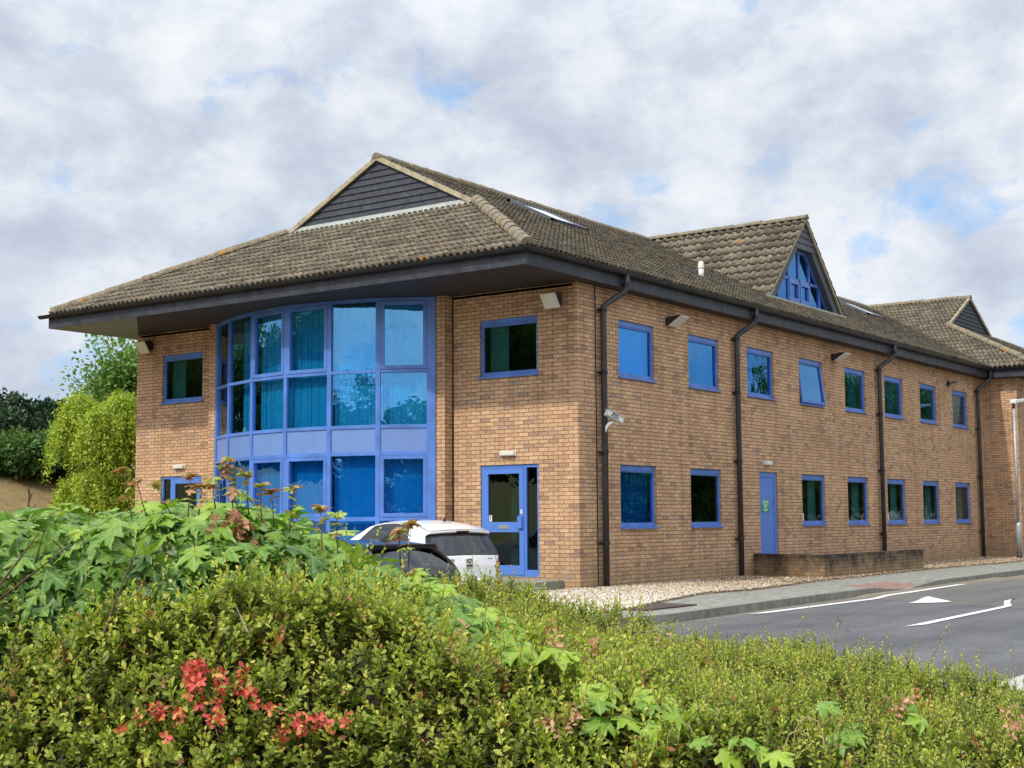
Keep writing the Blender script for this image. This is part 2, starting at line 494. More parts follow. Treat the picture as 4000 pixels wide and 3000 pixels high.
def window(F, u0, u1, z0, z1, kind='plain', tilt=0.0, vent=True, sill=True, label=None, gm=None):
    f = MB()
    w = 0.055; T = 0.14 if vent else 0.07; B = 0.09
    d0, d1 = -0.105, -0.045
    e = 0.004
    f.lbox(F, u0 + e, u0 + w, z0 + e, z1 - e, d0, d1)
    f.lbox(F, u1 - w, u1 - e, z0 + e, z1 - e, d0, d1)
    f.lbox(F, u0 + w, u1 - w, z1 - T, z1 - e, d0, d1)
    f.lbox(F, u0 + w, u1 - w, z0 + e, z0 + B, d0, d1)
    if vent:   # trickle vent ribs
        for k in range(2):
            f.lbox(F, u0 + w + .02, u1 - w - .02, z1 - T + .012 + .026 * k, z1 - T + .022 + .026 * k, d1, d1 + .012)
    fr = f.build('window', M_BLUE, bld)
    if label: fr['label'] = label
    g = MB()
    o, ud, n = F
    P = lambda u, z, d: (o[0] + ud[0] * u + n[0] * d, o[1] + ud[1] * u + n[1] * d, o[2] + z)
    a, b, c, dd = u0 + w - .004, u1 - w + .004, z0 + B - .004, z1 - T + .004
    if tilt:
        dz = tilt
        g.face([P(a, c, -.07 + dz), P(b, c, -.07 + dz), P(b, dd, -.07), P(a, dd, -.07)])
        s = MB()
        for (p0, p1) in (((a, c), (b, c)),):
            s.box8([P(a - .03, c - .06, -.08 + dz), P(b + .03, c - .06, -.08 + dz), P(b + .03, c - .06, -.03 + dz), P(a - .03, c - .06, -.03 + dz), P(a - .03, c, -.08 + dz), P(b + .03, c, -.08 + dz), P(b + .03, c, -.03 + dz), P(a - .03, c, -.03 + dz)])
        for uu in (a - .03, b - .02):
            s.box8([P(uu, c, -.08 + dz), P(uu + .05, c, -.08 + dz), P(uu + .05, c, -.03 + dz), P(uu, c, -.03 + dz), P(uu, dd, -.08), P(uu + .05, dd, -.08), P(uu + .05, dd, -.03), P(uu, dd, -.03)])
        s.build('opening_sash', M_BLUE, fr)
    else:
        g.face([P(a, c, -.08), P(b, c, -.08), P(b, dd, -.08), P(a, dd, -.08)])
    g.build('glass_pane', gm or M_GLASS, fr)
    if sill:
        s = MB()
        s.lbox(F, u0 - .02, u1 + .03, z0 - .028, z0 + .002, -.045, .045)
        s.build('sill', M_BLUE, fr)
    if kind == 'blind':
        s = MB()
        s.lbox(F, u0 + .03, u1 - .03, z0 + .03, z1 - .03, -.20, -.19)
        s.build('blind', M_BLINDBLUE, fr)
    elif kind == 'louvre':
        s = MB()
        z = z0 + .05
        while z < z1 - .1:
            s.lbox(F, u0 + .04, u1 - .04, z, z + .014, -.20, -.185)
            z += .025
        s.build('blind', M_BLINDBLUE, fr)
    elif kind == 'half':
        s = MB()
        s.lbox(F, u0 + .62 * (u1 - u0), u1 - .08, z0 + .03, z1 - .03, -.26, -.24)
        s.build('curtain', M_CURTAIN, fr)
    elif kind == 'slats':
        s = MB()
        u = u0 + .05
        while u < u1 - .08:
            s.lbox(F, u, u + .075, z0 + .03, z1 - .04, -.20, -.195)
            u += .09
        s.build('blind', M_BLINDCYAN, fr)
    return fr
kinds_up = ['blind', 'half', 'plain', 'plain', 'half', 'half', 'plain', 'plain']
for i, x in enumerate(WX):
    window(SIDE, x, x + WW, ZB, ZT, kinds_up[i], tilt=0.11 if i == 3 else 0.0)
for i, x in enumerate(WX):
    if i == 2: continue
    window(SIDE, x, x + WW, GB, GT, {0: 'louvre', 1: 'plain'}.get(i, 'half'), gm=M_GLASSDARK if i else None)
for x in (WX[3], WX[5]):
    s_ = MB(); s_.lbox(SIDE, x + .02, x + .10, GB + .09, GB + .27, -.045, -.02); s_.build('white_vent_tag', M_WHITE, bld)
window(FRONT, 0.90, 2.25, ZB, ZT, 'half', gm=M_GLASSDARK)
window(FRONT, 10.10, 11.45, ZB, ZT, 'half', gm=M_GLASSDARK)
WF = ((23.65, -1.06, 0), (1, 0, 0), (0, -1, 0))
for u in (1.6, 4.4):
    window(WF, u, u + 1.36, ZB, ZT, 'plain'); window(WF, u, u + 1.36, GB, GT, 'plain')

# --- entrance doors with a side light
def entrance(F, u0, u1, flip=False, detail=True):
    f = MB()
    d0, d1 = -.105, -.03
    z1 = GT
    sl = 0.30                      # side light width
    f.lbox(F, u0 + .003, u0 + .05, 0, z1 - .003, d0, d1); f.lbox(F, u1 - .05, u1 - .003, 0, z1 - .003, d0, d1)
    f.lbox(F, u0 + .05, u1 - .05, z1 - .06, z1 - .003, d0, d1)
    f.lbox(F, u0 + .05, u1 - .05, -.02, .03, d0, d1)
    if not flip: m0, m1, la, lb, da, db = u0 + sl, u0 + sl + .05, u0 + .05, u0 + sl, u0 + sl + .05, u1 - .05
    else: m0, m1, la, lb, da, db = u1 - sl - .05, u1 - sl, u1 - sl, u1 - .05, u0 + .05, u1 - sl - .05
    f.lbox(F, m0, m1, .03, z1 - .06, d0, d1)
    f.lbox(F, la, lb, .03, .13, d0, d1 - .01)
    fr = f.build('entrance_door', M_BLUEDOOR, bld)
    g = MB(); g.lbox(F, la - .002, lb + .002, .128, z1 - .058, -.075, -.070); g.build('side_light', M_GLASSDARK, fr)
    L = MB()
    e0, e1 = -.09, -.022
    da += .006; db -= .006
    st = .105
    L.lbox(F, da, da + st, .035, z1 - .066, e0, e1); L.lbox(F, db - st, db, .035, z1 - .066, e0, e1)
    L.lbox(F, da + st, db - st, z1 - .17, z1 - .066, e0, e1)
    L.lbox(F, da + st, db - st, .035, .21, e0, e1)
    L.lbox(F, da + st, db - st, .83, 1.02, e0, e1)
    lf = L.build('door_leaf', M_BLUEDOOR, fr)
    g = MB()
    g.lbox(F, da + st - .002, db - st + .002, .208, .832, -.06, -.055); g.lbox(F, da + st - .002, db - st + .002, 1.018, z1 - .168, -.06, -.055)
    g.build('door_glass', M_GLASSDARK, fr)
    um = (da + db) / 2
    p = MB(); p.lbox(F, um - .12, um + .12, .89, .96, -.022, -.012); p.lbox(F, um - .105, um + .105, .903, .947, -.012, -.006)
    p.build('letter_plate', M_SILVER, fr)
    hu = (da + .02) if not flip else (db - .14)
    p = MB(); p.lbox(F, hu, hu + .10, .90, 1.13, -.022, .03); p.build('pull_handle', M_BLUEDOOR, fr, bevel=.006)
    p = MB(); ku = (da + .03) if not flip else db - .08
    p.lbox(F, ku, ku + .04, 1.17, 1.25, -.022, -.012); p.build('lock_plate', M_WHITE, fr)
    su = (db - st + .005) if not flip else da + st - .07
    p = MB(); p.lbox(F, su - .075, su - .005, 1.03, 1.15, -.054, -.051); p.build('door_sticker', M_WHITE, fr)
    p = MB()
    for k in range(4): p.lbox(F, su - .06, su - .02, 1.045 + .014 * k, 1.05 + .014 * k, -.0509, -.0505)
    p.lbox(F, su - .052, su - .028, 1.105, 1.135, -.0509, -.0505)
    p.build('sticker_print', M_BLACK, fr)
    c = MB(); c.lbox(F, um + (-.02 if not flip else -.1), um + .12, .05, 1.95, -.45, -.44); c.build('curtain', M_CURTAIN, fr)
    return fr
entrance(FRONT, 0.90, 2.25)
entrance(FRONT, 10.10, 11.45, flip=True)

# --- fire exit door on the long side
f = MB()
a, b = DOORX
f.lbox(SIDE, a + .003, a + .06, -.02, GT - .003, -.105, -.03); f.lbox(SIDE, b - .12, b - .003, -.02, GT - .003, -.105, -.03)
f.lbox(SIDE, a + .06, b - .12, GT - .11, GT - .003, -.105, -.03)
fd = f.build('fire_exit_door', M_BLUEDOOR, bld)
f = MB(); f.lbox(SIDE, a + .063, b - .123, .0, GT - .113, -.10, -.045); f.build('door_leaf', M_BLUEDOOR, fd)
M_GREEN = mat('green_sign', (0.0, 0.30, 0.115), 0.4)
M_SIGNW = mat('sign_white', (0.85, 0.85, 0.85), 0.4)
f = MB(); f.lbox(SIDE, 7.60, 7.95, 1.19, 1.475, -.045, -.040); f.build('green_sign', M_GREEN, fd)

def text(s, size, loc, xdir, updir, mat_, name, parent, thick=0.001, bold=False, width=None):
    cu = bpy.data.curves.new(name, 'FONT')
    cu.body = s; cu.size = size; cu.align_x = 'CENTER'; cu.align_y = 'CENTER'
    cu.extrude = thick
    if bold: cu.offset = size * 0.02
    o = bpy.data.objects.new(name, cu)
    COL.objects.link(o)
    bpy.context.view_layer.update()
    me = bpy.data.meshes.new_from_object(o.evaluated_get(bpy.context.evaluated_depsgraph_get()))
    COL.objects.unlink(o); bpy.data.objects.remove(o)
    me.name = name
    x = Vector(xdir).normalized(); y = Vector(updir).normalized(); z = x.cross(y)
    sx = 1.0
    if width:
        xs = [v.co.x for v in me.vertices]
        sx = width / (max(xs) - min(xs))
    me.transform(Matrix(((x[0] * sx, y[0], z[0], loc[0]), (x[1] * sx, y[1], z[1], loc[1]), (x[2] * sx, y[2], z[2], loc[2]), (0, 0, 0, 1))))
    me.materials.clear(); me.materials.append(mat_)
    ob = bpy.data.objects.new(name, me); COL.objects.link(ob)
    if parent: ob.parent = parent
    return ob
# printed words on the green fire door sign
for s, z, w in (('FIRE DOOR', 1.425, .30), ('KEEP', 1.325, .15), ('CLEAR', 1.245, .19)):
    text(s, .075, (7.775, .0385, z), (1, 0, 0), (0, 0, 1), M_SIGNW, 'sign_lettering', fd, width=w, bold=True)
f = MB(); f.lbox(SIDE, 7.60, 7.95, 1.372, 1.382, -.040, -.0385); f.build('sign_line', M_SIGNW, fd)

# --- rounded glazed bay
BV = [(-0.262, 3.14), (-0.862, 4.108), (-1.154, 5.134), (-1.262, 6.24), (-1.105, 7.374), (-0.758, 8.435), (-0.262, 9.38)]
bay = empty('glazed_bay', (0, 0, 0), parent=bld)
bay['label'] = 'rounded two storey blue framed glazed bay'
frame = MB(); panels = []; panes = []
zl = dict(top=H - .004, gt=5.29, t1=4.01, t1b=3.95, g2=2.925, p1=2.86, p0=2.40, lt=2.33, lg=1.13, lb=1.06, bot=-0.1)
for i in range(6):
    p0, p1 = Vector(BV[i]), Vector(BV[i + 1])
    L = (p1 - p0).length
    ud = (p1 - p0) / L
    n = Vector((-ud.y, ud.x))
    if n.x > 0: n = -n
    F = ((p0.x, p0.y, 0), (ud.x, ud.y, 0), (n.x, n.y, 0))
    a, b = .045, L - .045
    if i == 0: a = .17
    if i == 5: b = L - .10
    # mullion halves, rails
    frame.lbox(F, 0.0, a, zl['bot'], zl['top'], -.09, .006 if i else .02)
    frame.lbox(F, b, L, zl['bot'], zl['top'], -.09, .006)
    frame.lbox(F, a, b, zl['gt'] + .07, zl['top'], -.09, -.001)
    frame.lbox(F, a, b, zl['t1b'], zl['t1'], -.09, -.001)
    frame.lbox(F, a, b, zl['p1'], zl['g2'], -.09, -.001)
    frame.lbox(F, a, b, zl['lt'], zl['p0'], -.09, -.001)
    frame.lbox(F, a, b, zl['lb'], zl['lg'] - .0, -.09, -.001)
    frame.lbox(F, a, b, zl['bot'], .02, -.09, -.001)
    pn = MB(); pn.lbox(F, a - .002, b + .002, zl['p0'] - .002, zl['p1'] + .002, -.05, -.022); panels.append(pn)
    sash_up = i in (0, 2, 3); sash_lo = i in (0, 2, 3)
    def glaze(z0, z1, sash):
        s_ = .075 if sash else .012
        if sash:
            sb = MB()
            sb.lbox(F, a + .006, a + s_, z0 + .006, z1 - .006, -.07, .012); sb.lbox(F, b - s_, b - .006, z0 + .006, z1 - .006, -.07, .012)
            sb.lbox(F, a + s_, b - s_, z1 - s_, z1 - .006, -.07, .012); sb.lbox(F, a + s_, b - s_, z0 + .006, z0 + s_, -.07, .012)
            sb.build('opening_sash', M_BLUE, bay)
        g = MB()
        o = F[0]
        P = lambda u, z: (o[0] + ud.x * u + n.x * -.04, o[1] + ud.y * u + n.y * -.04, z)
        q = s_ - .004
        g.face([P(a + q, z0 + q), P(b - q, z0 + q), P(b - q, z1 - q), P(a + q, z1 - q)])
        g.build('glass_pane', M_GLASSBAY, bay)
    glaze(zl['t1'], zl['gt'] + .07, sash_up)
    glaze(zl['g2'], zl['t1b'], False)
    glaze(zl['lg'], zl['lt'], sash_lo)
    glaze(.02, zl['lb'], False)
    # vertical blinds
    def slats(z0, z1, u0, u1, matb, closed=.9):
        s_ = MB()
        u = u0
        while u < u1:
            w_ = .089 * closed
            an = random.uniform(-.12, .12)
            o = F[0]
            P = lambda u_, z, d: (o[0] + ud.x * u_ + n.x * d, o[1] + ud.y * u_ + n.y * d, z)
            d = -.20
            s_.face([P(u, z0, d), P(u + w_, z0, d + an * w_), P(u + w_, z1, d + an * w_), P(u, z1, d)])
            u += .089
        s_.build('vertical_blind', matb, bay)
    full = {0: (.08, L - .06), 1: (.06, L - .06), 2: (.06, L - .06), 3: (.10, L - .10), 4: (.42, .76)}
    if i in full:
        ua, ub = full[i]
        slats(2.87, 5.30, ua, ub, M_BLINDCYAN, .985 if i in (0, 1) else (.95 if i < 4 else .99))
    if i < 5:
        slats(0.1, 2.36, .05, L - .05, M_BLINDBLUE, 1.0 if i in (0, 1) else .97)
frame.build('bay_frame', M_BLUE, bay)
for pn in panels: pn.build('spandrel_panel', M_BLUEPANEL, bay)
# floor edge + soft interior behind the bay
mb = MB()
for i in range(6):
    p0, p1 = BV[i], BV[i + 1]
    for z in (2.42, ):
        mb.box8([(p0[0] + .14, p0[1], z), (p1[0] + .14, p1[1], z), (1, p1[1], z), (1, p0[1], z), (p0[0] + .14, p0[1], z + .4), (p1[0] + .14, p1[1], z + .4), (1, p1[1], z + .4), (1, p0[1], z + .4)])
mb.build('floor_edge', M_INT, bay)

# --- roof
XE, YE = -2.13, -0.42          # tile eaves lines
ZR = 9.05; YR = 6.2
YE2 = 2 * YR - YE              # back eave
SL = 0.5
ZE = ZR - SL * (YR - YE)       # 5.74
roof = empty('roof', (0, 0, 0), parent=bld)
def tiled_plane(name, org, ud, vd, length, lo, hi, matb, roll=0.152, gauge=0.335, amp=0.036, parent=None, nrm=None):
    """org at eave start, ud along eave, vd up slope (unit); lo/hi: functions v->u extents"""
    ud = np.array(ud, float); vd = np.array(vd, float)
    nn = np.cross(ud, vd); nn = nn / np.linalg.norm(nn)
    if nn[2] < 0: nn = -nn
    rows = []
    nc = int(math.ceil(length / gauge))
    umin = min(lo(0), lo(length)); umax = max(hi(0), hi(length))
    segs = 6
    ug = np.arange(math.floor(umin / roll) * roll, umax + roll, roll / segs)
    rr = np.random.default_rng(len(ug))
    V_ = []; F_ = []; A_ = []
    base = 0
    for c in range(nc):
        va = c * gauge; vb = min((c + 1) * gauge + .01, length)
        off = rr.normal(0, .002, int((umax - umin) / (roll * 2)) + 4)
        tone = rr.random(int((umax - umin) / (roll * 2)) + 4)
        ring = []
        for (v, lift, dip) in ((va + .022, -.022, 1), (va - .02, .036, 0), (vb, .0, 0)):
            vc = min(max(v, 0 if c else -.03), length)
            u = np.clip(ug, lo(max(vc, 0)), hi(max(vc, 0)))
            ph = (u / roll) % 1.0
            prof = amp * np.clip(np.sin(ph * 2 * np.pi) * 1.25, -.75, 1.25)
            tid = ((u - umin) / (roll * 2)).astype(int)
            lf = lift + prof + off[np.clip(tid, 0, len(off) - 1)] * (1 if lift > 0 else 0)
            P = np.array(org)[None, :] + u[:, None] * ud + vc * vd + lf[:, None] * nn
            ring.append(P)
            A_.append(tone[np.clip((np.floor(ug / (roll * 2))).astype(int) - int(math.floor(umin / (roll * 2))), 0, len(tone) - 1)])
        n_ = len(ug)
        V_.append(np.concatenate(ring))
        i0 = base + np.arange(n_ - 1)
        for k in range(2):
            F_.append(np.stack([i0 + k * n_, i0 + k * n_ + 1, i0 + (k + 1) * n_ + 1, i0 + (k + 1) * n_], 1))
        base += 3 * n_
    return npmesh(name, np.concatenate(V_), np.concatenate(F_), matb, parent or roof, attr=np.concatenate(A_))
cs = 1 / math.sqrt(1 + SL * SL); sn = SL * cs
slopeL = (YR - YE) / cs
GX = 1.53                        # gablet plane
gz = ZR - SL * 2.74              # gablet foot height 7.68
GY = YR - 2.74                    # gablet foot in plan
KH = (GX - XE) / (GY - YE)
SF = (gz - ZE) / (GX - XE)
# side slope (long): from front hip to x=36
def lo_side(v):
    y = YE + v * cs
    return (y - YE) * KH + (XE) if y < GY else GX - .06
tiled_plane('side_roof_slope', (0, YE, ZE), (1, 0, 0), (0, cs, sn), slopeL, lo_side, lambda v: 36.3, M_TILE)
tiled_plane('rear_roof_slope', (0, YE2, ZE), (1, 0, 0), (0, -cs, sn), slopeL, lo_side, lambda v: 36.3, M_TILE, roll=.3)
# front hip slope
csf = 1 / math.sqrt(1 + SF * SF); snf = SF * csf
fr_len = (GX + .03 - XE) / csf
tiled_plane('front_hip_slope', (XE, 0, ZE), (0, 1, 0), (csf, 0, snf), fr_len, lambda v: YE + v * csf / KH, lambda v: YE2 - v * csf / KH, M_TILE)

def ridge_tiles(name, p0, p1, r=0.115, step=0.42, matb=None):
    p0 = Vector(p0); p1 = Vector(p1); L = (p1 - p0).length; d = (p1 - p0) / L
    side = d.cross(Vector((0, 0, 1))).normalized(); up = side.cross(d)
    mb = MB(); n = int(L / step)
    for k in range(n):
        a = p0 + d * (k * L / n - .02); b = p0 + d * ((k + 1) * L / n)
        jz = random.uniform(-.008, .012)
        ring = []
        for (q, rr) in ((a, r * 1.06), (b, r * .95)):
            ring.append([q + up * jz + side * math.cos(t) * rr + up * math.sin(t) * rr for t in [math.pi * j / 8 for j in range(9)]])
        for j in range(8):
            mb.face([ring[0][j], ring[0][j + 1], ring[1][j + 1], ring[1][j]])
        mb.face(ring[0])
        mb.face(list(reversed(ring[1])))
    return mb.build(name, matb or M_RIDGE, roof)
ridge_tiles('ridge_tiles', (GX - .08, YR, ZR - .01), (36, YR, ZR - .01))
ridge_tiles('hip_tiles', (XE + .06, YE + .06, ZE + .03), (GX - .02, GY, gz + .02), r=.135)
ridge_tiles('hip_tiles', (XE + .06, YE2 - .06, ZE + .03), (GX - .02, 2 * YR - GY, gz + .02), r=.135)

def gablet(ax, pos, cen, half, zb_, zt_, n_boards, board_mat, name='gablet'):
    """ax 'x': plane x=pos facing -X, centre y=cen; ax 'y': plane y=pos facing -Y, centre x=cen"""
    if ax == 'x': F = ((pos, cen, 0), (0, 1, 0), (-1, 0, 0))
    else: F = ((cen, pos, 0), (1, 0, 0), (0, -1, 0))
    o, ud, n = F
    P = lambda u, z, d: (o[0] + ud[0] * u + n[0] * d, o[1] + ud[1] * u + n[1] * d, z)
    g = MB()
    h = (zt_ - zb_) / n_boards
    for k in range(n_boards):
        z0 = zb_ + k * h; z1 = min(z0 + h + .0, zt_)
        w0 = half * (zt_ - z0) / (zt_ - zb_); w1 = half * (zt_ - z1) / (zt_ - zb_)
        g.face([P(-w0, z0, .030), P(w0, z0, .030), P(w1, z1, .002), P(-w1, z1, .002)])
        g.face([P(-w0, z0, .0), P(w0, z0, .0), P(w0, z0, .030), P(-w0, z0, .030)])
    gb = g.build(name, board_mat, roof)
    return F, P, gb
def verge(P, half, zb_, zt_, wd, dep, matb, name='verge', off=.05):
    v = MB()
    for s in (-1, 1):
        a = (s * half, zb_); b = (0, zt_)
        L = math.hypot(half, zt_ - zb_); nx, nz = s * (zt_ - zb_) / L, half / L
        a2 = (a[0] - nx * wd, a[1] - nz * wd); b2 = (b[0], b[1] - wd / (half / L))
        v.box8([P(a2[0], a2[1], off), P(b2[0], b2[1], off), P(b[0], b[1], off), P(a[0], a[1], off),
                P(a2[0], a2[1], off + dep), P(b2[0], b2[1], off + dep), P(b[0], b[1], off + dep), P(a[0], a[1], off + dep)])
    return v.build(name, matb, roof)
# front gablet
F, P, gb = gablet('x', GX, YR, 2.72, gz + .10, ZR + .01, 9, M_BOARD, 'gable_boarding')
verge(P, 2.86, gz - .02, ZR + .055, .10, .05, M_VERGE, off=.035)
fl = MB(); fl.face([P(-2.62, gz + .11, .034), P(2.62, gz + .11, .034), P(2.78, gz - .02, .09), P(-2.78, gz - .02, .09)])
fl.build('lead_flashing', M_LEAD, roof)
# projecting wing roof
WXC = 29.76; YW = 2.29
wz = ZR - SL * 2.62; WHALF = 2.62
WYE = -1.85; wl = (WXC - 23.14) / cs
wside = (WXC - 23.16)
def lo_w(v):
    x = v * cs
    # runs in +Y from the hip line
    return WYE + x if x < (YW - WYE) else YW - .06
# left slope of the wing: eave along Y at x=23.16
zew = ZR - SL * wside
tiled_plane('wing_roof_slope', (WXC - wside, 0, zew), (0, 1, 0), (cs, 0, sn), wside / cs, lo_w, lambda v: YR + .1, M_TILE)
tiled_plane('wing_roof_slope', (WXC + wside, 0, zew), (0, 1, 0), (-cs, 0, sn), wside / cs, lo_w, lambda v: YR + .1, M_TILE, roll=.3)
tiled_plane('wing_hip_slope', (0, WYE, zew), (1, 0, 0), (0, cs, sn), (YW - WYE) / cs, lambda v: WXC - wside + v * cs, lambda v: WXC + wside - v * cs, M_TILE)
ridge_tiles('ridge_tiles', (WXC, YW - .08, ZR - .01), (WXC, YR, ZR - .01))
ridge_tiles('hip_tiles', (WXC - wside + .05, WYE + .05, zew + .03), (WXC - 2.55, YW - .05, wz + .04))
ridge_tiles('hip_tiles', (WXC + wside - .05, WYE + .05, zew + .03), (WXC + 2.55, YW - .05, wz + .04))
F, P, gb = gablet('y', YW, WXC, 2.55, wz + .04, ZR + .0, 9, M_BOARD, 'gable_boarding')
verge(P, 2.70, wz - .04, ZR + .05, .10, .05, M_VERGE, off=.035)

# dormer
DX, DY = 13.37, 1.42
dz0 = ZR - SL * (YR - DY) + .0    # 6.66
dzt = 9.08; dh = dzt - dz0
cd_ = 1 / math.sqrt(2)
F = ((DX, DY, 0), (1, 0, 0), (0, -1, 0))
P = lambda u, z, d: (F[0][0] + u, F[0][1] - d, z)
g = MB()
zc = 8.22                          # foot of the boarding at the top
n_b = 5; hb = (dzt - zc) / n_b
for k in range(n_b):
    z0 = zc + k * hb; z1 = z0 + hb
    g.face([P(-(dzt - z0), z0, .03), P(dzt - z0, z0, .03), P(dzt - z1, z1, .004), P(-(dzt - z1), z1, .004)])
    g.face([P(-(dzt - z0), z0, -.3), P(dzt - z0, z0, -.3), P(dzt - z0, z0, .03), P(-(dzt - z0), z0, .03)])
g.build('dormer_boarding', M_GREYBOARD, roof)
g = MB()
bw = 0.42                          # horizontal width of the grey side boards
for s in (-1, 1):
    o0, o1 = s * (dzt - dz0), s * (dzt - zc)
    i0, i1 = o0 - s * bw, o1 - s * bw
    g.box8([P(o0, dz0 - .05, -.3), P(i0, dz0 - .05, -.3), P(i0, dz0 - .05, .012), P(o0, dz0 - .05, .012), P(o1, zc, -.3), P(i1, zc, -.3), P(i1, zc, .012), P(o1, zc, .012)])
g.build('dormer_side_board', M_GREYBOARD, roof)
# dormer window: recessed triangular grid of blue frames
dw = empty('dormer_window', (0, 0, 0), parent=roof)
fm = MB(); D = -.20
hw0 = (dzt - dz0) - bw; ztop = zc - .01
zb0 = dz0 + .14
def hw(z): return (dzt - z) - bw
RF = ((DX, DY, 0), (1, 0, 0), (0, -1, 0))
fm.lbox(RF, -hw(dz0 + .06), hw(dz0 + .06), dz0 + .05, zb0, D - .03, D + .05)
tz = 7.40
fm.lbox(RF, -hw(tz) + .02, hw(tz) - .02, tz - .035, tz + .035, D - .03, D + .04)
fm.lbox(RF, -hw(ztop) - .02, hw(ztop) + .02, ztop - .06, ztop, D - .03, D + .05)
for s in (-1, 1):                  # sloping edges
    a0, a1 = s * (hw(zb0)), s * hw(ztop)
    fm.box8([P(a0, zb0, D - .03), P(a0 - s * .09, zb0, D - .03), P(a0 - s * .09, zb0, D + .045), P(a0, zb0, D + .045), P(a1, ztop, D - .03), P(a1 - s * .09, ztop, D - .03), P(a1 - s * .09, ztop, D + .045), P(a1, ztop, D + .045)])
mull = [-1.32, -.66, 0, .66, 1.32]
for u in mull:
    zt2 = min(ztop, dzt - bw - abs(u)) - .05
    fm.lbox(RF, u - .035, u + .035, zb0, zt2, D - .03, D + .04)
for (u0, u1) in ((-.66, 0), (0, .66)):
    x0, x1 = u0 + .035, u1 - .035
    fm.lbox(RF, x0, x0 + .075, zb0, tz - .035, D, D + .06); fm.lbox(RF, x1 - .075, x1, zb0, tz - .035, D, D + .06)
    fm.lbox(RF, x0 + .075, x1 - .075, tz - .12, tz - .035, D, D + .06); fm.lbox(RF, x0 + .075, x1 - .075, zb0, zb0 + .10, D, D + .06)
fm.build('dormer_frame', M_BLUE, dw)
g = MB(); g.face([P(-hw(zb0) + .05, zb0, D), P(hw(zb0) - .05, zb0, D), P(hw(ztop) - .03, ztop - .03, D), P(-hw(ztop) + .03, ztop - .03, D)])
g.build('glass_pane', M_GLASS, dw)
g = MB(); g.face([P(-2.1, dz0, -.9), P(2.1, dz0, -.9), P(.2, 8.4, -.9), P(-.2, 8.4, -.9)]); g.build('dormer_inner_wall', M_INT, dw)
g = MB(); g.lbox(RF, -2.55, 2.55, dz0 - .06, dz0 + .05, -.25, .10); g.build('lead_flashing', M_LEAD, roof)
g = MB()                            # soffit lining inside the reveal
for s in (-1, 1):
    a0, a1 = s * hw(dz0), s * hw(zc)
    g.face([P(a0, dz0, -.3), P(a1, zc, -.3), P(a1, zc, .01), P(a0, dz0, .01)])
g.build('dormer_reveal', M_FASCIA, roof)
ylen = (YR - DY) + .1
def dl(s, name):
    ex = DX + s * (dzt - dz0 + .12); ez = dzt - (dzt - dz0 + .12) + .02
    L = (dzt - dz0 + .12) / cd_
    # u runs along +Y from the gable plane back into the main roof
    return tiled_plane(name, (ex, DY - .10, ez), (0, 1, 0), (-s * cd_, 0, cd_), L, lambda v: 0.0, lambda v: ylen, M_TILE, roll=.25, gauge=.335, amp=.030)
dl(-1, 'dormer_roof_slope'); dl(1, 'dormer_roof_slope')
ridge_tiles('ridge_tiles', (DX, DY - .1, dzt + .0), (DX, YR, dzt + .0), r=.11)
verge(lambda u, z, d: (DX + u, DY - d, z), dzt - dz0 + .12, dz0 - .12, dzt + .03, .07, .05, M_VERGE, off=.035)

# rooflights and a vent terminal
def on_side(x, y, lift): return (x, y - lift * sn, ZR - SL * (YR - y) + lift * cs)
M_SKYG = mat('rooflight_glass', (0.80, 0.83, 0.86), 0.25, spec=.9)  # white base colour stands in for sky reflected in the glass
for x0 in (4.65, 23.55):
    y0, y1 = 3.68, 4.98; x1 = x0 + 1.45
    s = MB()
    def rb(xa, xb, ya, yb, l0, l1):
        s.box8([on_side(xa, ya, l0), on_side(xb, ya, l0), on_side(xb, yb, l0), on_side(xa, yb, l0), on_side(xa, ya, l1), on_side(xb, ya, l1), on_side(xb, yb, l1), on_side(xa, yb, l1)])
    rb(x0, x0 + .09, y0, y1, -.05, .12); rb(x1 - .09, x1, y0, y1, -.05, .12); rb(x0, x1, y1 - .08, y1, -.05, .124); rb(x0, x1, y0, y0 + .08, -.05, .116)
    fr = s.build('rooflight', M_GREYBOARD, roof)
    s = MB(); rb(x0 + .08, x1 - .08, y0 + .07, y1 - .07, .0, .09); s.build('rooflight_glass', M_SKYG, fr)
s = MB(); b0 = Vector(on_side(7.57, 1.45, 0))
s.tube([b0, b0 + Vector((0, 0, .24))], .062, 14)
vt = s.build('roof_vent', M_WHITE, roof, smooth=True)
s = MB(); s.tube([b0 + Vector((0, 0, .23)), b0 + Vector((0, 0, .26)), b0 + Vector((0, 0, .36)), b0 + Vector((0, 0, .40))], [.07, .078, .068, .045], 14)
s.build('vent_cowl', M_CREAM, vt)
s = MB()
p = [on_side(7.4, 1.2, .035), on_side(7.85, 1.2, .035), on_side(7.85, 1.45, .035), on_side(7.4, 1.45, .035)]
s.box8([tuple(Vector(a) - Vector((0, 0, .03))) for a in p] + p); s.build('lead_slate', M_LEAD, vt)

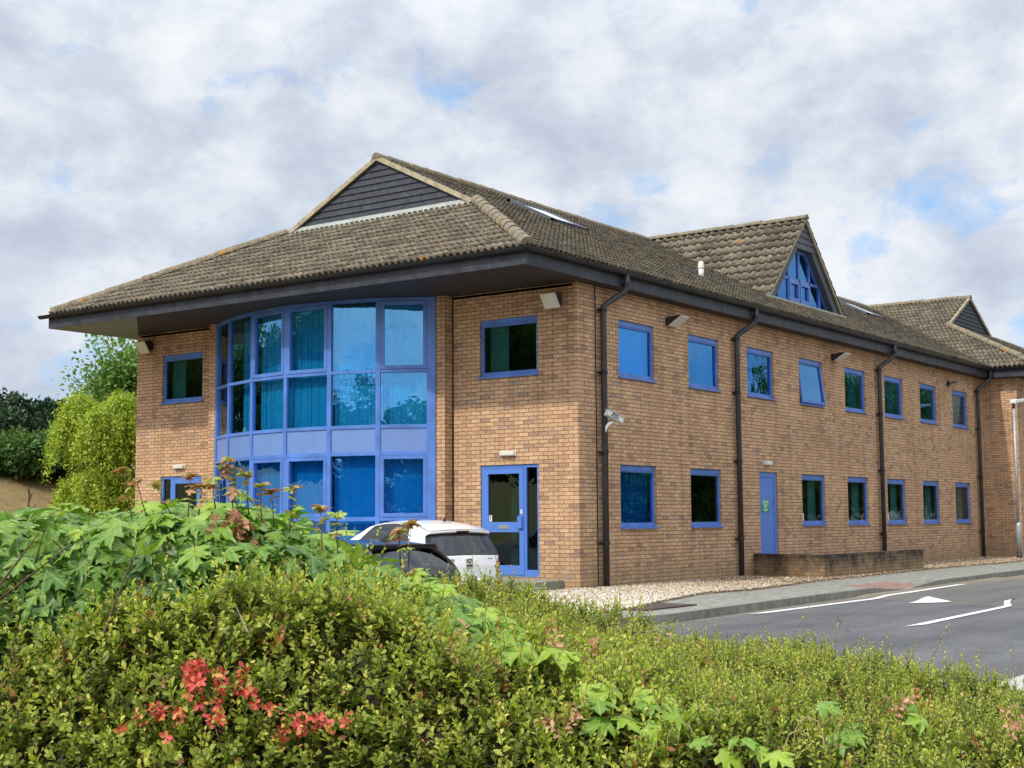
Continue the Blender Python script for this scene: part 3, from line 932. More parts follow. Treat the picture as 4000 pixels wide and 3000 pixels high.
# --- fascias, soffits and gutters
XF, YF = -2.08, -0.32
YB = 12.90
fz0, fz1 = H, 5.70
s = MB()
s.box(XF, XF + .03, YF, YB, fz0, fz1)
s.box(XF + .03, 23.27, YF, YF + .03, fz0, fz1)
s.box(XF + .03, 36, YB - .03, YB, fz0, fz1)
s.box(23.27, 23.30, -1.75, YF + .03, fz0, fz1)
s.box(23.30, 36.2, -1.75, -1.72, fz0, fz1)
fs = s.build('fascia_board', M_FASCIA, bld)
s = MB()      # joints in the fascia
for x in (-.2, 2.6, 5.4, 8.2, 11.0, 13.8, 16.6, 19.4, 22.0): s.box(x, x + .012, YF - .002, YF, fz0, fz1)
for y in (3.2, 6.2, 9.2, 11.8): s.box(XF - .002, XF, y, y + .012, fz0, fz1)
s.build('fascia_joint', M_BLACK, fs)
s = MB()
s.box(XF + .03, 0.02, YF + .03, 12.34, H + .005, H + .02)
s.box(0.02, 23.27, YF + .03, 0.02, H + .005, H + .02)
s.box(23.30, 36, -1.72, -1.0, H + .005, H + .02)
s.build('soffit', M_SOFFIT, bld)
s = MB(); s.face([(XF + .03, 9.9, H + .002), (0.0, 12.33, H + .002), (0.02, 12.352, H + .002), (20, 12.352, H + .002), (20, YB - .03, H + .002), (XF + .03, YB - .03, H + .002)]); s.build('lit_soffit', M_SOFFIT2, bld)  # patch of soffit painted brighter, as if catching more light
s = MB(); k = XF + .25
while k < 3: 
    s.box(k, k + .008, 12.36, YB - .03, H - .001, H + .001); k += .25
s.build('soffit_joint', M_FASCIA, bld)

def gutter(name, p0, p1, r=.074, extra=True):
    p0 = Vector(p0); p1 = Vector(p1); L = (p1 - p0).length; d = (p1 - p0) / L
    side = d.cross(Vector((0, 0, 1))).normalized()
    mb = MB()
    ring = []
    for q in (p0, p1):
        ring.append([q + side * math.cos(t) * r - Vector((0, 0, 1)) * math.sin(t) * r for t in [math.pi * j / 10 for j in range(11)]] +
                    [q + side * math.cos(t) * (r - .006) - Vector((0, 0, 1)) * math.sin(t) * (r - .006) for t in [math.pi * j / 10 for j in range(10, -1, -1)]])
    n = len(ring[0])
    for j in range(n):
        mb.face([ring[0][j], ring[0][(j + 1) % n], ring[1][(j + 1) % n], ring[1][j]])
    mb.face(ring[0]); mb.face(ring[1][::-1])
    k = .9
    while k < L - .3:               # union brackets
        q0 = p0 + d * (k - .03); q1 = p0 + d * (k + .03)
        a = [[q + side * math.cos(t) * (r + .008) - Vector((0, 0, 1)) * (math.sin(t) * (r + .008) - .004) for t in [math.pi * j / 8 for j in range(9)]] for q in (q0, q1)]
        for j in range(8):
            mb.face([a[0][j], a[0][j + 1], a[1][j + 1], a[1][j]])
        k += 1.0 if extra else 2.0
    return mb.build(name, M_GUTTER, bld, smooth=False)
gx, gy = XF - .08, YF - .08
gzz = 5.72
gutter('front_gutter', (gx, gy - .06, gzz), (gx, 13.1, gzz))
gutter('side_gutter', (gx - .06, gy, gzz), (23.28, gy, gzz))
gutter('wing_gutter', (23.22, gy, gzz), (23.22, -1.9, gzz))
gutter('wing_gutter', (23.2, -1.82, gzz), (36.2, -1.82, gzz))

def downpipe(x):
    s = MB()
    ox = x + .36
    y1 = gy
    pts = [(ox, y1, 5.68), (ox, y1, 5.44), (ox - .01, y1 + .02, 5.37), (ox - .05, y1 + .07, 5.31), (x + .06, -.135, 5.10), (x + .01, -.105, 5.05), (x, -.10, 4.98), (x, -.10, -.30)]
    s.tube(pts, .059, 16)
    dp = s.build('downpipe', M_PIPE, bld, smooth=True)
    for z in (4.98, 3.80, 2.30, .62):
        s = MB()
        s.tube([(x, -.10, z - .035), (x, -.10, z + .035)], .071, 16)
        s.box(x - .095, x + .085, -.115, 0.0, z - .012, z + .012)
        s.build('pipe_bracket', M_GUTTER, dp)
    s = MB(); s.tube([(ox, y1, 5.44), (ox, y1, 5.52)], .072, 16)
    s.build('pipe_collar', M_GUTTER, dp)
    s = MB(); s.tube([(ox, y1, 5.52), (ox, y1, 5.66)], .056, 14); s.build('outlet_sleeve', M_GALV, dp, smooth=True)
for x in (0.745, 6.245, 14.58, 22.83): downpipe(x)
s = MB(); s.tube([(-.02, 2.905, -.3), (-.02, 2.905, 5.42)], .014, 6); s.tube([(.60, -.012, -.3), (.60, -.012, 5.42)], .011, 6)
s.build('wall_cable', M_BLACK, bld)

# ------------------------------------------------------------------ wall lamps, cctv
def floodlight(F, u, z, label, bare=False, flat=False):
    o, ud, n = F
    base = Vector((o[0] + ud[0] * u, o[1] + ud[1] * u, z))
    nn = Vector(n); uu = Vector(ud)
    root = empty('floodlight', base, label, 'floodlight', 'floodlights under the eaves')
    W = lambda a, d, h: tuple(uu * a + nn * d + Vector((0, 0, h)))
    s = MB(); s.lbox(((0, 0, 0), ud, n), -.06, .06, -.08, .08, 0, .05)
    s.tube([W(0, .03, 0), W(0, .14, .02)], .018, 8)
    s.build('wall_bracket', M_BLACK, root)
    if bare:
        s = MB(); s.box8([W(-.22, .08, -.03), W(.20, .14, .03), W(.20, .22, .03), W(-.22, .2, -.03), W(-.22, .08, -.0), W(.20, .14, .08), W(.20, .22, .08), W(-.22, .2, -.0)])
        s.build('broken_arm', M_BLACK, root)
        return root
    s = MB()     # housing tilted down
    a = .17
    A = [W(-a, .10, -.06), W(a, .10, -.06), W(a, .18, -.15), W(-a, .18, -.15)]
    B = [W(-a, .16, .13), W(a, .16, .13), W(a, .345, .10), W(-a, .345, .10)]
    if flat:
        A = [W(-a, .08, -.06), W(a, .08, -.06), W(a, .12, -.10), W(-a, .12, -.10)]
        B = [W(-a, .12, .07), W(a, .12, .07), W(a, .40, .09), W(-a, .40, .09)]
    s.box8(A + B); s.build('lamp_housing', M_BLACK, root, bevel=.012)
    s = MB()
    # glass front: sloping face outwards and down
    g0 = [W(-a, .185, -.152), W(a, .185, -.152), W(a, .352, .098), W(-a, .352, .098)]
    if flat: g0 = [W(-a, .125, -.102), W(a, .125, -.102), W(a, .41, .075), W(-a, .41, .075)]
    off = (nn * .6 + Vector((0, 0, -.75))).normalized() * .02
    g1 = [tuple(Vector(q) + off) for q in g0]
    s.box8(g0 + g1); s.build('lamp_glass', M_CREAM, root, bevel=.004)
    return root
floodlight(FRONT, 0.42, 5.12, 'black floodlight with cream glass on front wall near building corner')
floodlight(FRONT, 11.86, 5.13, 'black floodlight at far left end of front wall under overhanging eave')
floodlight(SIDE, 3.35, 5.06, 'floodlight between the first two upper windows of the long side wall', flat=True)
floodlight(SIDE, 11.70, 5.08, 'floodlight between second and third downpipes on the long side wall', flat=True)
floodlight(SIDE, 20.30, 5.05, 'bare black lamp arm without glass near the last upper windows', bare=True)

def bulkhead(F, u, z, label):
    o, ud, n = F
    root = empty('bulkhead_light', (o[0] + ud[0] * u, o[1] + ud[1] * u, z), label, 'wall light', 'bulkhead lights above the doors')
    s = MB(); s.lbox(((0, 0, 0), ud, n), -.185, .185, -.05, .05, 0, .03); s.build('back_plate', M_WHITE, root, bevel=.01)
    s = MB(); s.lbox(((0, 0, 0), ud, n), -.165, .165, -.042, .042, .03, .085)
    df = s.build('diffuser', M_CREAM, root, bevel=.015)
    s = MB()
    for k in range(9): s.lbox(((0, 0, 0), ud, n), -.14 + .033 * k, -.128 + .033 * k, -.03, .03, .085, .089)
    s.build('diffuser_rib', M_WHITE, df)
bulkhead(FRONT, 1.58, 2.31, 'small white bulkhead light over the front entrance door')
bulkhead(FRONT, 10.80, 2.31, 'small cream bulkhead light over the left door beyond the bay')
bulkhead(SIDE, 7.80, 2.30, 'small cream bulkhead light above the blue fire door')

# CCTV camera clamped to the first downpipe
cc = empty('security_camera', (0.745, -.15, 2.78), 'white box security camera strapped to the first downpipe near the corner', 'security camera')
yaw = math.radians(-18)
ax = Vector((math.cos(yaw), math.sin(yaw), -.40)).normalized()
sd = ax.cross(Vector((0, 0, 1))).normalized(); upv = sd.cross(ax)
c0 = Vector((-.02, -.18, .17))
def OB(a0, a1, b0, b1, h0, h1, taper=0.0):
    W = lambda a, b, h: tuple(c0 + ax * a + sd * b + upv * h)
    return [W(a0, b0, h0), W(a1, b0, h0), W(a1, b1, h0), W(a0, b1, h0), W(a0, b0 + taper, h1), W(a1, b0 + taper, h1), W(a1, b1 - taper, h1), W(a0, b1 - taper, h1)]
s = MB(); s.box8(OB(-.21, .19, -.06, .06, -.055, .055, .006)); s.build('camera_housing', M_WHITE, cc, bevel=.014)
s = MB(); s.box8(OB(-.215, .24, -.068, .068, .057, .068)); s.build('sun_shield', M_WHITE, cc, bevel=.004)
s = MB(); s.box8(OB(.191, .196, -.045, .045, -.04, .04)); s.build('lens_window', M_BLACK, cc)
s = MB()
arm = [(-.10, -.12, .08), (-.16, -.12, .05), (-.24, -.12, -.01), (-.27, -.12, -.10)]
s.tube([(0, -.02, .02), (0, -.16, .08), (-.10, -.17, .06), (-.20, -.16, .03), (-.25, -.15, -.02), (-.27, -.14, -.12)], [.02, .02, .024, .03, .028, .012], 10)
s.build('camera_arm', M_WHITE, cc, smooth=True)
# text lies on the flank that faces the car park
tn = ax.cross(upv); 
fl_pos = cc.location
for s_, h_ in (('SONATA', .022), ('SECURITY', -.022)):
    sgn = 1 if sd.dot(Vector((-.8, -.6, 0))) > 0 else -1
    loc = c0 + ax * (-.03) + sd * (.0615 * sgn) + upv * h_
    text(s_, .05, loc, ax, upv, M_BLACK, 'camera_lettering', cc, thick=.0006, width=.20 if s_ == 'SECURITY' else .16, bold=True)

# ------------------------------------------------------------------ low wall, step, lamp post
mb = MB()
pts = [(7.02, -.01), (6.38, -1.95), (12.30, -1.95)]
inner = [(7.24, -.01), (6.65, -1.735), (12.30, -1.735)]
uacc = 0
for i in range(2):
    a = Vector((*pts[i], 0)); b = Vector((*pts[i + 1], 0)); L = (b - a).length; d = (b - a) / L
    n = Vector((d.y, -d.x, 0))
    for s, uo in ((0, 0),):
        p = a + n * s; q = b + n * s
        mb.face([(p.x, p.y, -.36), (q.x, q.y, -.36), (q.x, q.y, .28), (p.x, p.y, .28)], [(uacc, -.36), (uacc + L, -.36), (uacc + L, .28), (uacc, .28)])
    p = a; q = b; p2 = Vector((*inner[i], 0)); q2 = Vector((*inner[i + 1], 0))
    mb.face([(p2.x, p2.y, -.36), (q2.x, q2.y, -.36), (q2.x, q2.y, .28), (p2.x, p2.y, .28)], [(uacc, -.36), (uacc + L, -.36), (uacc + L, .28), (uacc, .28)])
    mb.face([(p.x, p.y, .28), (q.x, q.y, .28), (q2.x, q2.y, .28), (p2.x, p2.y, .28)], [(uacc, .28), (uacc + L, .28), (uacc + L, .45), (uacc, .45)])
    uacc += L
mb.face([(12.30, -1.95, -.36), (12.30, -1.735, -.36), (12.30, -1.735, .28), (12.30, -1.95, .28)], [(0, -.36), (.215, -.36), (.215, .28), (0, .28)])
lw = mb.build('low_brick_wall', M_BRICK_LOW)
tag(lw, 'low weathered brick wall with blackened top enclosing the fire door', 'wall')

s = MB()
s.box(-.95, .0, .35, 2.5, -.22, -.035)
s.box(-1.40, -.952, .1, 2.7, -.40, -.13)
stp = s.build('concrete_step', M_CONC, None, bevel=.02)
tag(stp, 'pale concrete step slab outside the front entrance door', 'step')
s = MB(); s.box(-1.25, 0, 9.8, 11.8, -.38, -.035); s2 = s.build('concrete_step', M_CONC, None, bevel=.02)
tag(s2, 'concrete step slab outside the far left door', 'step')

lp = empty('street_lamp', (22.05, -1.42, -.22), 'tall grey galvanised lamp post with flat lantern beside the wing wall', 'lamp post')
s = MB(); s.tube([(0, 0, -.1), (0, 0, .22)], .075, 16); s.build('bitumen_base', M_BLACK, lp, smooth=True)
s = MB(); s.tube([(0, 0, .22), (0, 0, 1.02), (0, 0, 1.10)], [.075, .075, .045], 16); s.tube([(0, 0, 1.08), (0, 0, 4.55)], [.042, .036], 14); s.build('post', M_GALV, lp, smooth=True)
s = MB(); s.tube([(0, 0, 4.55), (0, 0, 4.70)], .04, 12); s.build('spigot', M_BLACK, lp)
s = MB()
s.box8([(-.08, -.10, 4.70), (1.15, -.07, 4.86), (1.15, .07, 4.86), (-.08, .10, 4.70), (-.08, -.08, 4.82), (1.15, -.05, 4.93), (1.15, .05, 4.93), (-.08, .08, 4.82)])
s.build('lantern', M_WHITE, lp, bevel=.02)

# ------------------------------------------------------------------ ground
def gz_soft(t): t = np.clip(t, 0, 1); return t * t * (3 - 2 * t)
def base_z(x, y):
    z = np.full_like(x, -.46)
    z = z + 3.25 * gz_soft((y - 13.0) / 10.5)
    return z
def grid_mesh(name, xs, ys, zf, matb, kind='structure'):
    X, Y = np.meshgrid(xs, ys, indexing='ij')
    Zv = zf(X, Y)
    V_ = np.stack([X.ravel(), Y.ravel(), Zv.ravel()], 1)
    ny = len(ys); i = np.arange(len(xs) - 1)[:, None] * ny + np.arange(ny - 1)[None, :]
    i = i.ravel()
    F_ = np.stack([i, i + ny, i + ny + 1, i + 1], 1)
    o = npmesh(name, V_, F_, matb, smooth=True)
    if kind: o['kind'] = kind
    return o
M_GRASS = bpy.data.materials.new('dry_grass'); M_GRASS.use_nodes = True
t = M_GRASS.node_tree; b = t.nodes['Principled BSDF']; b.inputs['Roughness'].default_value = 1.0
ob = t.nodes.new('ShaderNodeTexCoord').outputs['Object']
n1 = noise(t, ob, 1.1, 8, 0.7); r1 = ramp(t, [(0.35, (0.36, 0.23, 0.10)), (0.55, (0.46, 0.34, 0.14)), (0.68, (0.24, 0.27, 0.08))]); t.links.new(n1, r1.inputs[0])
n2 = noise(t, ob, 18, 5, 0.8); r2 = ramp(t, [(0.3, (0.45, 0.45, 0.45)), (0.7, (1.4, 1.35, 1.3))]); t.links.new(n2, r2.inputs[0])
t.links.new(mixc(t, 1.0, r1.outputs[0], r2.outputs[0], 'MULTIPLY'), b.inputs['Base Color'])
bn = t.nodes.new('ShaderNodeBump'); bn.inputs['Strength'].default_value = 1.0; bn.inputs['Distance'].default_value = .15
t.links.new(n2, bn.inputs['Height']); t.links.new(bn.outputs[0], b.inputs['Normal'])
ys = np.concatenate([np.linspace(-600, -60, 5), np.linspace(-50, 50, 101), np.linspace(60, 700, 6)])
xs = np.concatenate([np.linspace(-600, -60, 5), np.linspace(-50, 80, 60), np.linspace(100, 700, 6)])
grid_mesh('ground', xs, ys, base_z, M_GRASS)

M_ASPH = bpy.data.materials.new('asphalt'); M_ASPH.use_nodes = True
t = M_ASPH.node_tree; b = t.nodes['Principled BSDF']; b.inputs['Roughness'].default_value = .85; b.inputs['Specular IOR Level'].default_value = .3
ob = t.nodes.new('ShaderNodeTexCoord').outputs['Object']
n1 = noise(t, ob, 55, 3, 0.7); r1 = ramp(t, [(0.35, (0.066, 0.066, 0.069)), (0.6, (0.125, 0.125, 0.130)), (0.72, (0.32, 0.32, 0.30))]); t.links.new(n1, r1.inputs[0])
n2 = noise(t, ob, .7, 6, 0.6); r2 = ramp(t, [(0.3, (0.8, 0.8, 0.8)), (0.7, (1.2, 1.2, 1.18))]); t.links.new(n2, r2.inputs[0])
col = mixc(t, 1.0, r1.outputs[0], r2.outputs[0], 'MULTIPLY')
# older paler surfacing on the raised table, beyond a straight joint
sx = t.nodes.new('ShaderNodeSeparateXYZ'); t.links.new(ob, sx.inputs[0])
lx = math_n(t, 'MULTIPLY_ADD', sx.outputs[1], -.44, sx.outputs[0])      # x - .44 y
jn = math_n(t, 'ADD', lx, math_n(t, 'MULTIPLY', n2, .1))
r3 = ramp(t, [(0.0, (0, 0, 0)), (0.02, (1, 1, 1))], 'CONSTANT'); r3.color_ramp.elements[1].position = .5
t.links.new(math_n(t, 'MULTIPLY_ADD', math_n(t, 'SUBTRACT', jn, 4.05), 1.0, .5), r3.inputs[0])
col = mixc(t, math_n(t, 'MULTIPLY', r3.outputs[0], .5), col, (0.15, 0.135, 0.11))
dline = math_n(t, 'ABSOLUTE', math_n(t, 'SUBTRACT', jn, 4.05)); lf = math_n(t, 'LESS_THAN', dline, .025)
col = mixc(t, math_n(t, 'MULTIPLY', lf, .8), col, (0.025, 0.025, 0.025))
# grit gathered along the kerb, tar patches, tyre wear
grit = math_n(t, 'MULTIPLY_ADD', sx.outputs[1], 1.0, 4.72)
gr_n = noise(t, ob, 2.2, 5, .7)
gf = math_n(t, 'MULTIPLY', math_n(t, 'ADD', grit, math_n(t, 'MULTIPLY_ADD', gr_n, .9, -.35)), 2.0, clamp=True)
col = mixc(t, math_n(t, 'MULTIPLY', gf, .65), col, (.27, .22, .145))
mpt = t.nodes.new('ShaderNodeMapping'); mpt.inputs['Scale'].default_value = (.12, 1.1, 1); t.links.new(ob, mpt.inputs['Vector'])
n6 = noise(t, mpt.outputs[0], 1.5, 5, .6); r6 = ramp(t, [(.35, (.78, .78, .79)), (.6, (1.12, 1.12, 1.1))]); t.links.new(n6, r6.inputs[0])
col = mixc(t, 1.0, col, r6.outputs[0], 'MULTIPLY')
vc = t.nodes.new('ShaderNodeTexVoronoi'); vc.feature = 'DISTANCE_TO_EDGE'; vc.inputs['Scale'].default_value = .45; t.links.new(ob, vc.inputs['Vector'])
ck = math_n(t, 'MULTIPLY', math_n(t, 'LESS_THAN', vc.outputs['Distance'], .006), math_n(t, 'GREATER_THAN', n2, .52))
col = mixc(t, math_n(t, 'MULTIPLY', ck, .55), col, (.03, .03, .03))
t.links.new(col, b.inputs['Base Color'])
bn = t.nodes.new('ShaderNodeBump'); bn.inputs['Strength'].default_value = .5; bn.inputs['Distance'].default_value = .006
t.links.new(n1, bn.inputs['Height']); t.links.new(bn.outputs[0], b.inputs['Normal'])
def road_z(x, y):
    z = -.34 - .09 * gz_soft((y + 2.5) / 3.5) * gz_soft((1.5 - x) / 2.0)
    hump = x - .44 * y - 4.0
    z = z + .03 * gz_soft(hump / .75) * gz_soft((9.5 - hump) / .75)
    return z
xs = np.concatenate([np.linspace(-60, -12, 30), np.linspace(-11.5, 30, 240), np.linspace(31, 200, 30)])
grid_mesh('road', xs, np.linspace(-10.36, 13.2, 130), road_z, M_ASPH)

# pavement, kerb, gravel
def ypoly(pts):
    px = [p[0] for p in pts]; py = [p[1] for p in pts]
    return lambda x: np.interp(x, px, py)
kerb_y = ypoly([(-6.6, -3.9), (-6.0, -4.35), (-5.0, -4.58), (0.9, -4.30), (5.6, -4.22), (13.5, -4.0), (20, -3.7), (60, -3.2)])
pav_y = ypoly([(-6.6, -3.7), (-5.6, -3.75), (-4.3, -3.62), (-2.0, -3.0), (0.0, -2.55), (1.6, -2.72), (5.0, -2.35), (12.8, -2.03), (19, -2.2), (22.0, -1.75), (60, -1.6)])
M_PAVE = bpy.data.materials.new('block_paving'); M_PAVE.use_nodes = True
t = M_PAVE.node_tree; b = t.nodes['Principled BSDF']; b.inputs['Roughness'].default_value = .92
ob = t.nodes.new('ShaderNodeTexCoord').outputs['Object']
br = t.nodes.new('ShaderNodeTexBrick'); br.inputs['Scale'].default_value = 1; br.inputs['Brick Width'].default_value = .2; br.inputs['Row Height'].default_value = .1
br.inputs['Mortar Size'].default_value = .006; br.inputs['Color1'].default_value = (.19, .19, .165, 1); br.inputs['Color2'].default_value = (.30, .29, .24, 1); br.inputs['Mortar'].default_value = (.09, .10, .06, 1)
t.links.new(ob, br.inputs['Vector'])
n1 = noise(t, ob, 9, 6, .75); r1 = ramp(t, [(.57, (0, 0, 0)), (.62, (1, 1, 1))]); t.links.new(n1, r1.inputs[0])
col = mixc(t, math_n(t, 'MULTIPLY', r1.outputs[0], .7), br.outputs['Color'], (.50, .49, .44))
# red blocks of the dropped crossing
sx = t.nodes.new('ShaderNodeSeparateXYZ'); t.links.new(ob, sx.inputs[0])
inx = math_n(t, 'LESS_THAN', math_n(t, 'ABSOLUTE', math_n(t, 'SUBTRACT', sx.outputs[0], 5.0)), 1.15)
iny = math_n(t, 'LESS_THAN', sx.outputs[1], -3.35)
col = mixc(t, math_n(t, 'MULTIPLY', math_n(t, 'MULTIPLY', inx, iny), .62), col, (.26, .105, .07))
t.links.new(col, b.inputs['Base Color'])
def pz(x, y):
    # pavement level, dropped at the crossing
    dr = gz_soft(1 - np.abs((x - 5.0)) / 1.7) ** .7
    return -.222 - .095 * dr * gz_soft((-y - 3.2) / .8)
xs = np.linspace(-6.6, 60, 500)
def strip(name, ya, yb, za, zb_, matb, n=8, kind='structure'):
    V_ = []; 
    for k in range(n + 1):
        f_ = k / n
        y = ya(xs) * (1 - f_) + yb(xs) * f_
        V_.append(np.stack([xs, y, za(xs, y) * (1 - f_) + zb_(xs, y) * f_], 1))
    V_ = np.stack(V_, 1).reshape(-1, 3)
    i = (np.arange(len(xs) - 1)[:, None] * (n + 1) + np.arange(n)[None, :]).ravel()
    F_ = np.stack([i, i + n + 1, i + n + 2, i + 1], 1)
    o = npmesh(name, V_, F_, matb)
    o['kind'] = kind
    return o
kin = lambda x: kerb_y(x) + .13
strip('pavement', kin, pav_y, pz, pz, M_PAVE)
M_KERB = mat('kerb_concrete', (.22, .21, .175), .92, var=.35, vscale=5, bump=.5, bscale=30)
kt = MB()
xk = -6.6
k_xs = np.arange(-6.6, 40, .90)
for a_, b_ in zip(k_xs[:-1], k_xs[1:]):
    a = a_ + .005; b = b_ - .005
    ya, yb = float(kerb_y(a)), float(kerb_y(b))
    A = np.array([a, a, b, b]); 
    za = float(pz(np.array([a]), np.array([ya]))[0]) + .004; zb2 = float(pz(np.array([b]), np.array([yb]))[0]) + .004
    kt.box8([(a, ya, -.5), (b, yb, -.5), (b, yb + .13, -.5), (a, ya + .13, -.5), (a, ya + .02, za), (b, yb + .02, zb2), (b, yb + .13, zb2), (a, ya + .13, za)])
k_ = kt.build('kerb', M_KERB); k_['kind'] = 'structure'
M_CHAN = mat('channel_concrete', (.42, .40, .35), .9, var=.2, vscale=3)
s = MB(); s.box(-13.5, 60, -10.56, -10.36, -.5, -.325); s.box(-13.5, 60, -10.86, -10.60, -.5, -.29); s.box(-13.5, 60, -10.60, -10.56, -.5, -.37)
k_ = s.build('channel_kerb', M_CHAN); k_['kind'] = 'structure'
s = MB(); s.box(-13.5, 60, -14, -10.86, -.5, -.30); k_ = s.build('far_pavement', M_PAVE); k_['kind'] = 'structure'

M_GRAVEL = bpy.data.materials.new('gravel'); M_GRAVEL.use_nodes = True
t = M_GRAVEL.node_tree; b = t.nodes['Principled BSDF']; b.inputs['Roughness'].default_value = .9
ob = t.nodes.new('ShaderNodeTexCoord').outputs['Object']
vo = t.nodes.new('ShaderNodeTexVoronoi'); vo.inputs['Scale'].default_value = 26; t.links.new(ob, vo.inputs['Vector'])
sv = t.nodes.new('ShaderNodeSeparateColor'); t.links.new(vo.outputs['Color'], sv.inputs[0])
r1 = ramp(t, [(0, (.22, .16, .09)), (.5, (.40, .32, .22)), (1, (.58, .52, .42))]); t.links.new(sv.outputs[0], r1.inputs[0])
r2 = ramp(t, [(.0, (1, 1, 1)), (.75, (.35, .3, .25))]); t.links.new(vo.outputs['Distance'], r2.inputs[0])
t.links.new(mixc(t, 1.0, r1.outputs[0], r2.outputs[0], 'MULTIPLY'), b.inputs['Base Color'])
strip('gravel_bed', lambda x: pav_y(x) + .003, lambda x: np.where(x < -.02, np.interp(x, [-7, -6.6, -1.3, -1.29, -.02], [-3.5, -3.5, .1, .1, .1]), np.where(x < 23.6, .1, -1.0)), lambda x, y: 0 * x - .218, lambda x, y: 0 * x - .20, M_GRAVEL, n=10)
# loose stones
def rock_template():
    v = np.array([[1, 0, 0], [-1, 0, 0], [0, 1, 0], [0, -1, 0], [0, 0, 1], [0, 0, -1]], float)
    f = np.array([[0, 2, 4], [2, 1, 4], [1, 3, 4], [3, 0, 4], [2, 0, 5], [1, 2, 5], [3, 1, 5], [0, 3, 5]])
    return v, f
M_STONE = bpy.data.materials.new('pebble'); M_STONE.use_nodes = True
t = M_STONE.node_tree; b = t.nodes['Principled BSDF']; b.inputs['Roughness'].default_value = .85
at = t.nodes.new('ShaderNodeAttribute'); at.attribute_name = 'rnd'
r1 = ramp(t, [(0, (.20, .13, .07)), (.3, (.36, .27, .165)), (.6, (.52, .45, .34)), (1, (.74, .70, .62))]); t.links.new(at.outputs['Fac'], r1.inputs[0]); t.links.new(r1.outputs[0], b.inputs['Base Color'])
n = 26000
x = rng.uniform(-6, 24, n) ; x = np.where(rng.random(n) < .45, rng.uniform(-6, 4, n), x)
yf = np.where(x < -.02, np.interp(x, [-6.6, -1.3], [-3.5, .05]), np.where(x < 23.6, -.03, -1.1))
ya = pav_y(x) + .02
y = ya + (yf - ya) * rng.random(n)
inside = ~((x > 6.3) & (x < 12.35) & (y > -2.0))
x, y = x[inside], y[inside]; n = len(x)
tv, tf = rock_template()
sz = rng.uniform(.016, .034, n)
sc = np.stack([sz * rng.uniform(.8, 1.4, n), sz * rng.uniform(.7, 1.1, n), sz * rng.uniform(.5, .8, n)], 1)
an = rng.uniform(0, 6.28, n)
loc = tv[None] * sc[:, None, :] + rng.normal(0, .002, (n, 6, 3))
cx, sx_ = np.cos(an)[:, None], np.sin(an)[:, None]
X = loc[..., 0] * cx - loc[..., 1] * sx_; Y = loc[..., 0] * sx_ + loc[..., 1] * cx
V_ = np.stack([X + x[:, None], Y + y[:, None], loc[..., 2] + (-.20 + .02 * rng.random(n))[:, None] + .05 * np.clip((1.2 - np.abs(x - .3)) / 1.2, 0, 1)[:, None] * np.clip((y + 1.2), 0, 1)[:, None] * 0], 2).reshape(-1, 3)
F_ = (tf[None] + (np.arange(n) * 6)[:, None, None]).reshape(-1, 3)
bright = np.clip(.75 - (x + 2) / 9, 0.0, .75)
at_ = np.clip(rng.normal(.22, .22, n) + bright * .5, 0, 1)
o = npmesh('gravel', V_, F_, M_STONE, attr=np.repeat(at_, 6)); o['kind'] = 'stuff'
o['label'] = 'loose pale gravel along the foot of the wall'
# drain cover
s = MB(); s.box(-4.4, -2.9, -3.95, -3.1, -.22, -.200); dc = s.build('access_cover', mat('rusty_iron', (.075, .045, .035), .8, var=.4, vscale=10))
tag(dc, 'brown rusty rectangular access cover set in the paving beside the gravel', 'drain cover')

# road markings
M_PAINT = mat('road_paint', (.70, .70, .65), .7, var=.3, vscale=14, dark=(.46, .46, .43))
def marking(name, poly, sub=40):
    """poly: list of (left(x,y), right(x,y)) pairs forming a strip laid over the road"""
    V_ = []; F_ = []
    for k in range(len(poly) - 1):
        (l0, r0), (l1, r1_) = poly[k], poly[k + 1]
        for j in range(sub + 1):
            f_ = j / sub
            for a, b in ((l0, l1), (r0, r1_)):
                xx = a[0] * (1 - f_) + b[0] * f_; yy = a[1] * (1 - f_) + b[1] * f_
                V_.append((xx, yy))
    V_ = np.array(V_); z = road_z(V_[:, 0], V_[:, 1]) + .009
    V3 = np.column_stack([V_, z])
    F_ = []
    n_ = sub + 1
    for k in range(len(poly) - 1):
        b0 = k * n_ * 2
        for j in range(sub):
            i = b0 + 2 * j
            F_.append((i, i + 1, i + 3, i + 2))
    o = npmesh(name, V3, np.array(F_), M_PAINT); o['kind'] = 'structure'
    return o
marking('edge_line', [((-2.75, -4.68), (-2.4, -4.83)), ((2.9, -4.70), (3.0, -4.85)), ((7.1, -4.50), (7.45, -4.62))])
marking('centre_line', [((-3.85, -7.45), (-3.4, -7.57)), ((1.0, -7.26), (1.0, -7.38)), ((1.8, -7.02), (1.5, -7.20)), ((2.9, -6.93), (2.4, -6.97))])
marking('ramp_triangle', [((1.0, -5.72), (1.0, -5.73)), ((2.55, -5.50), (1.55, -6.25))])

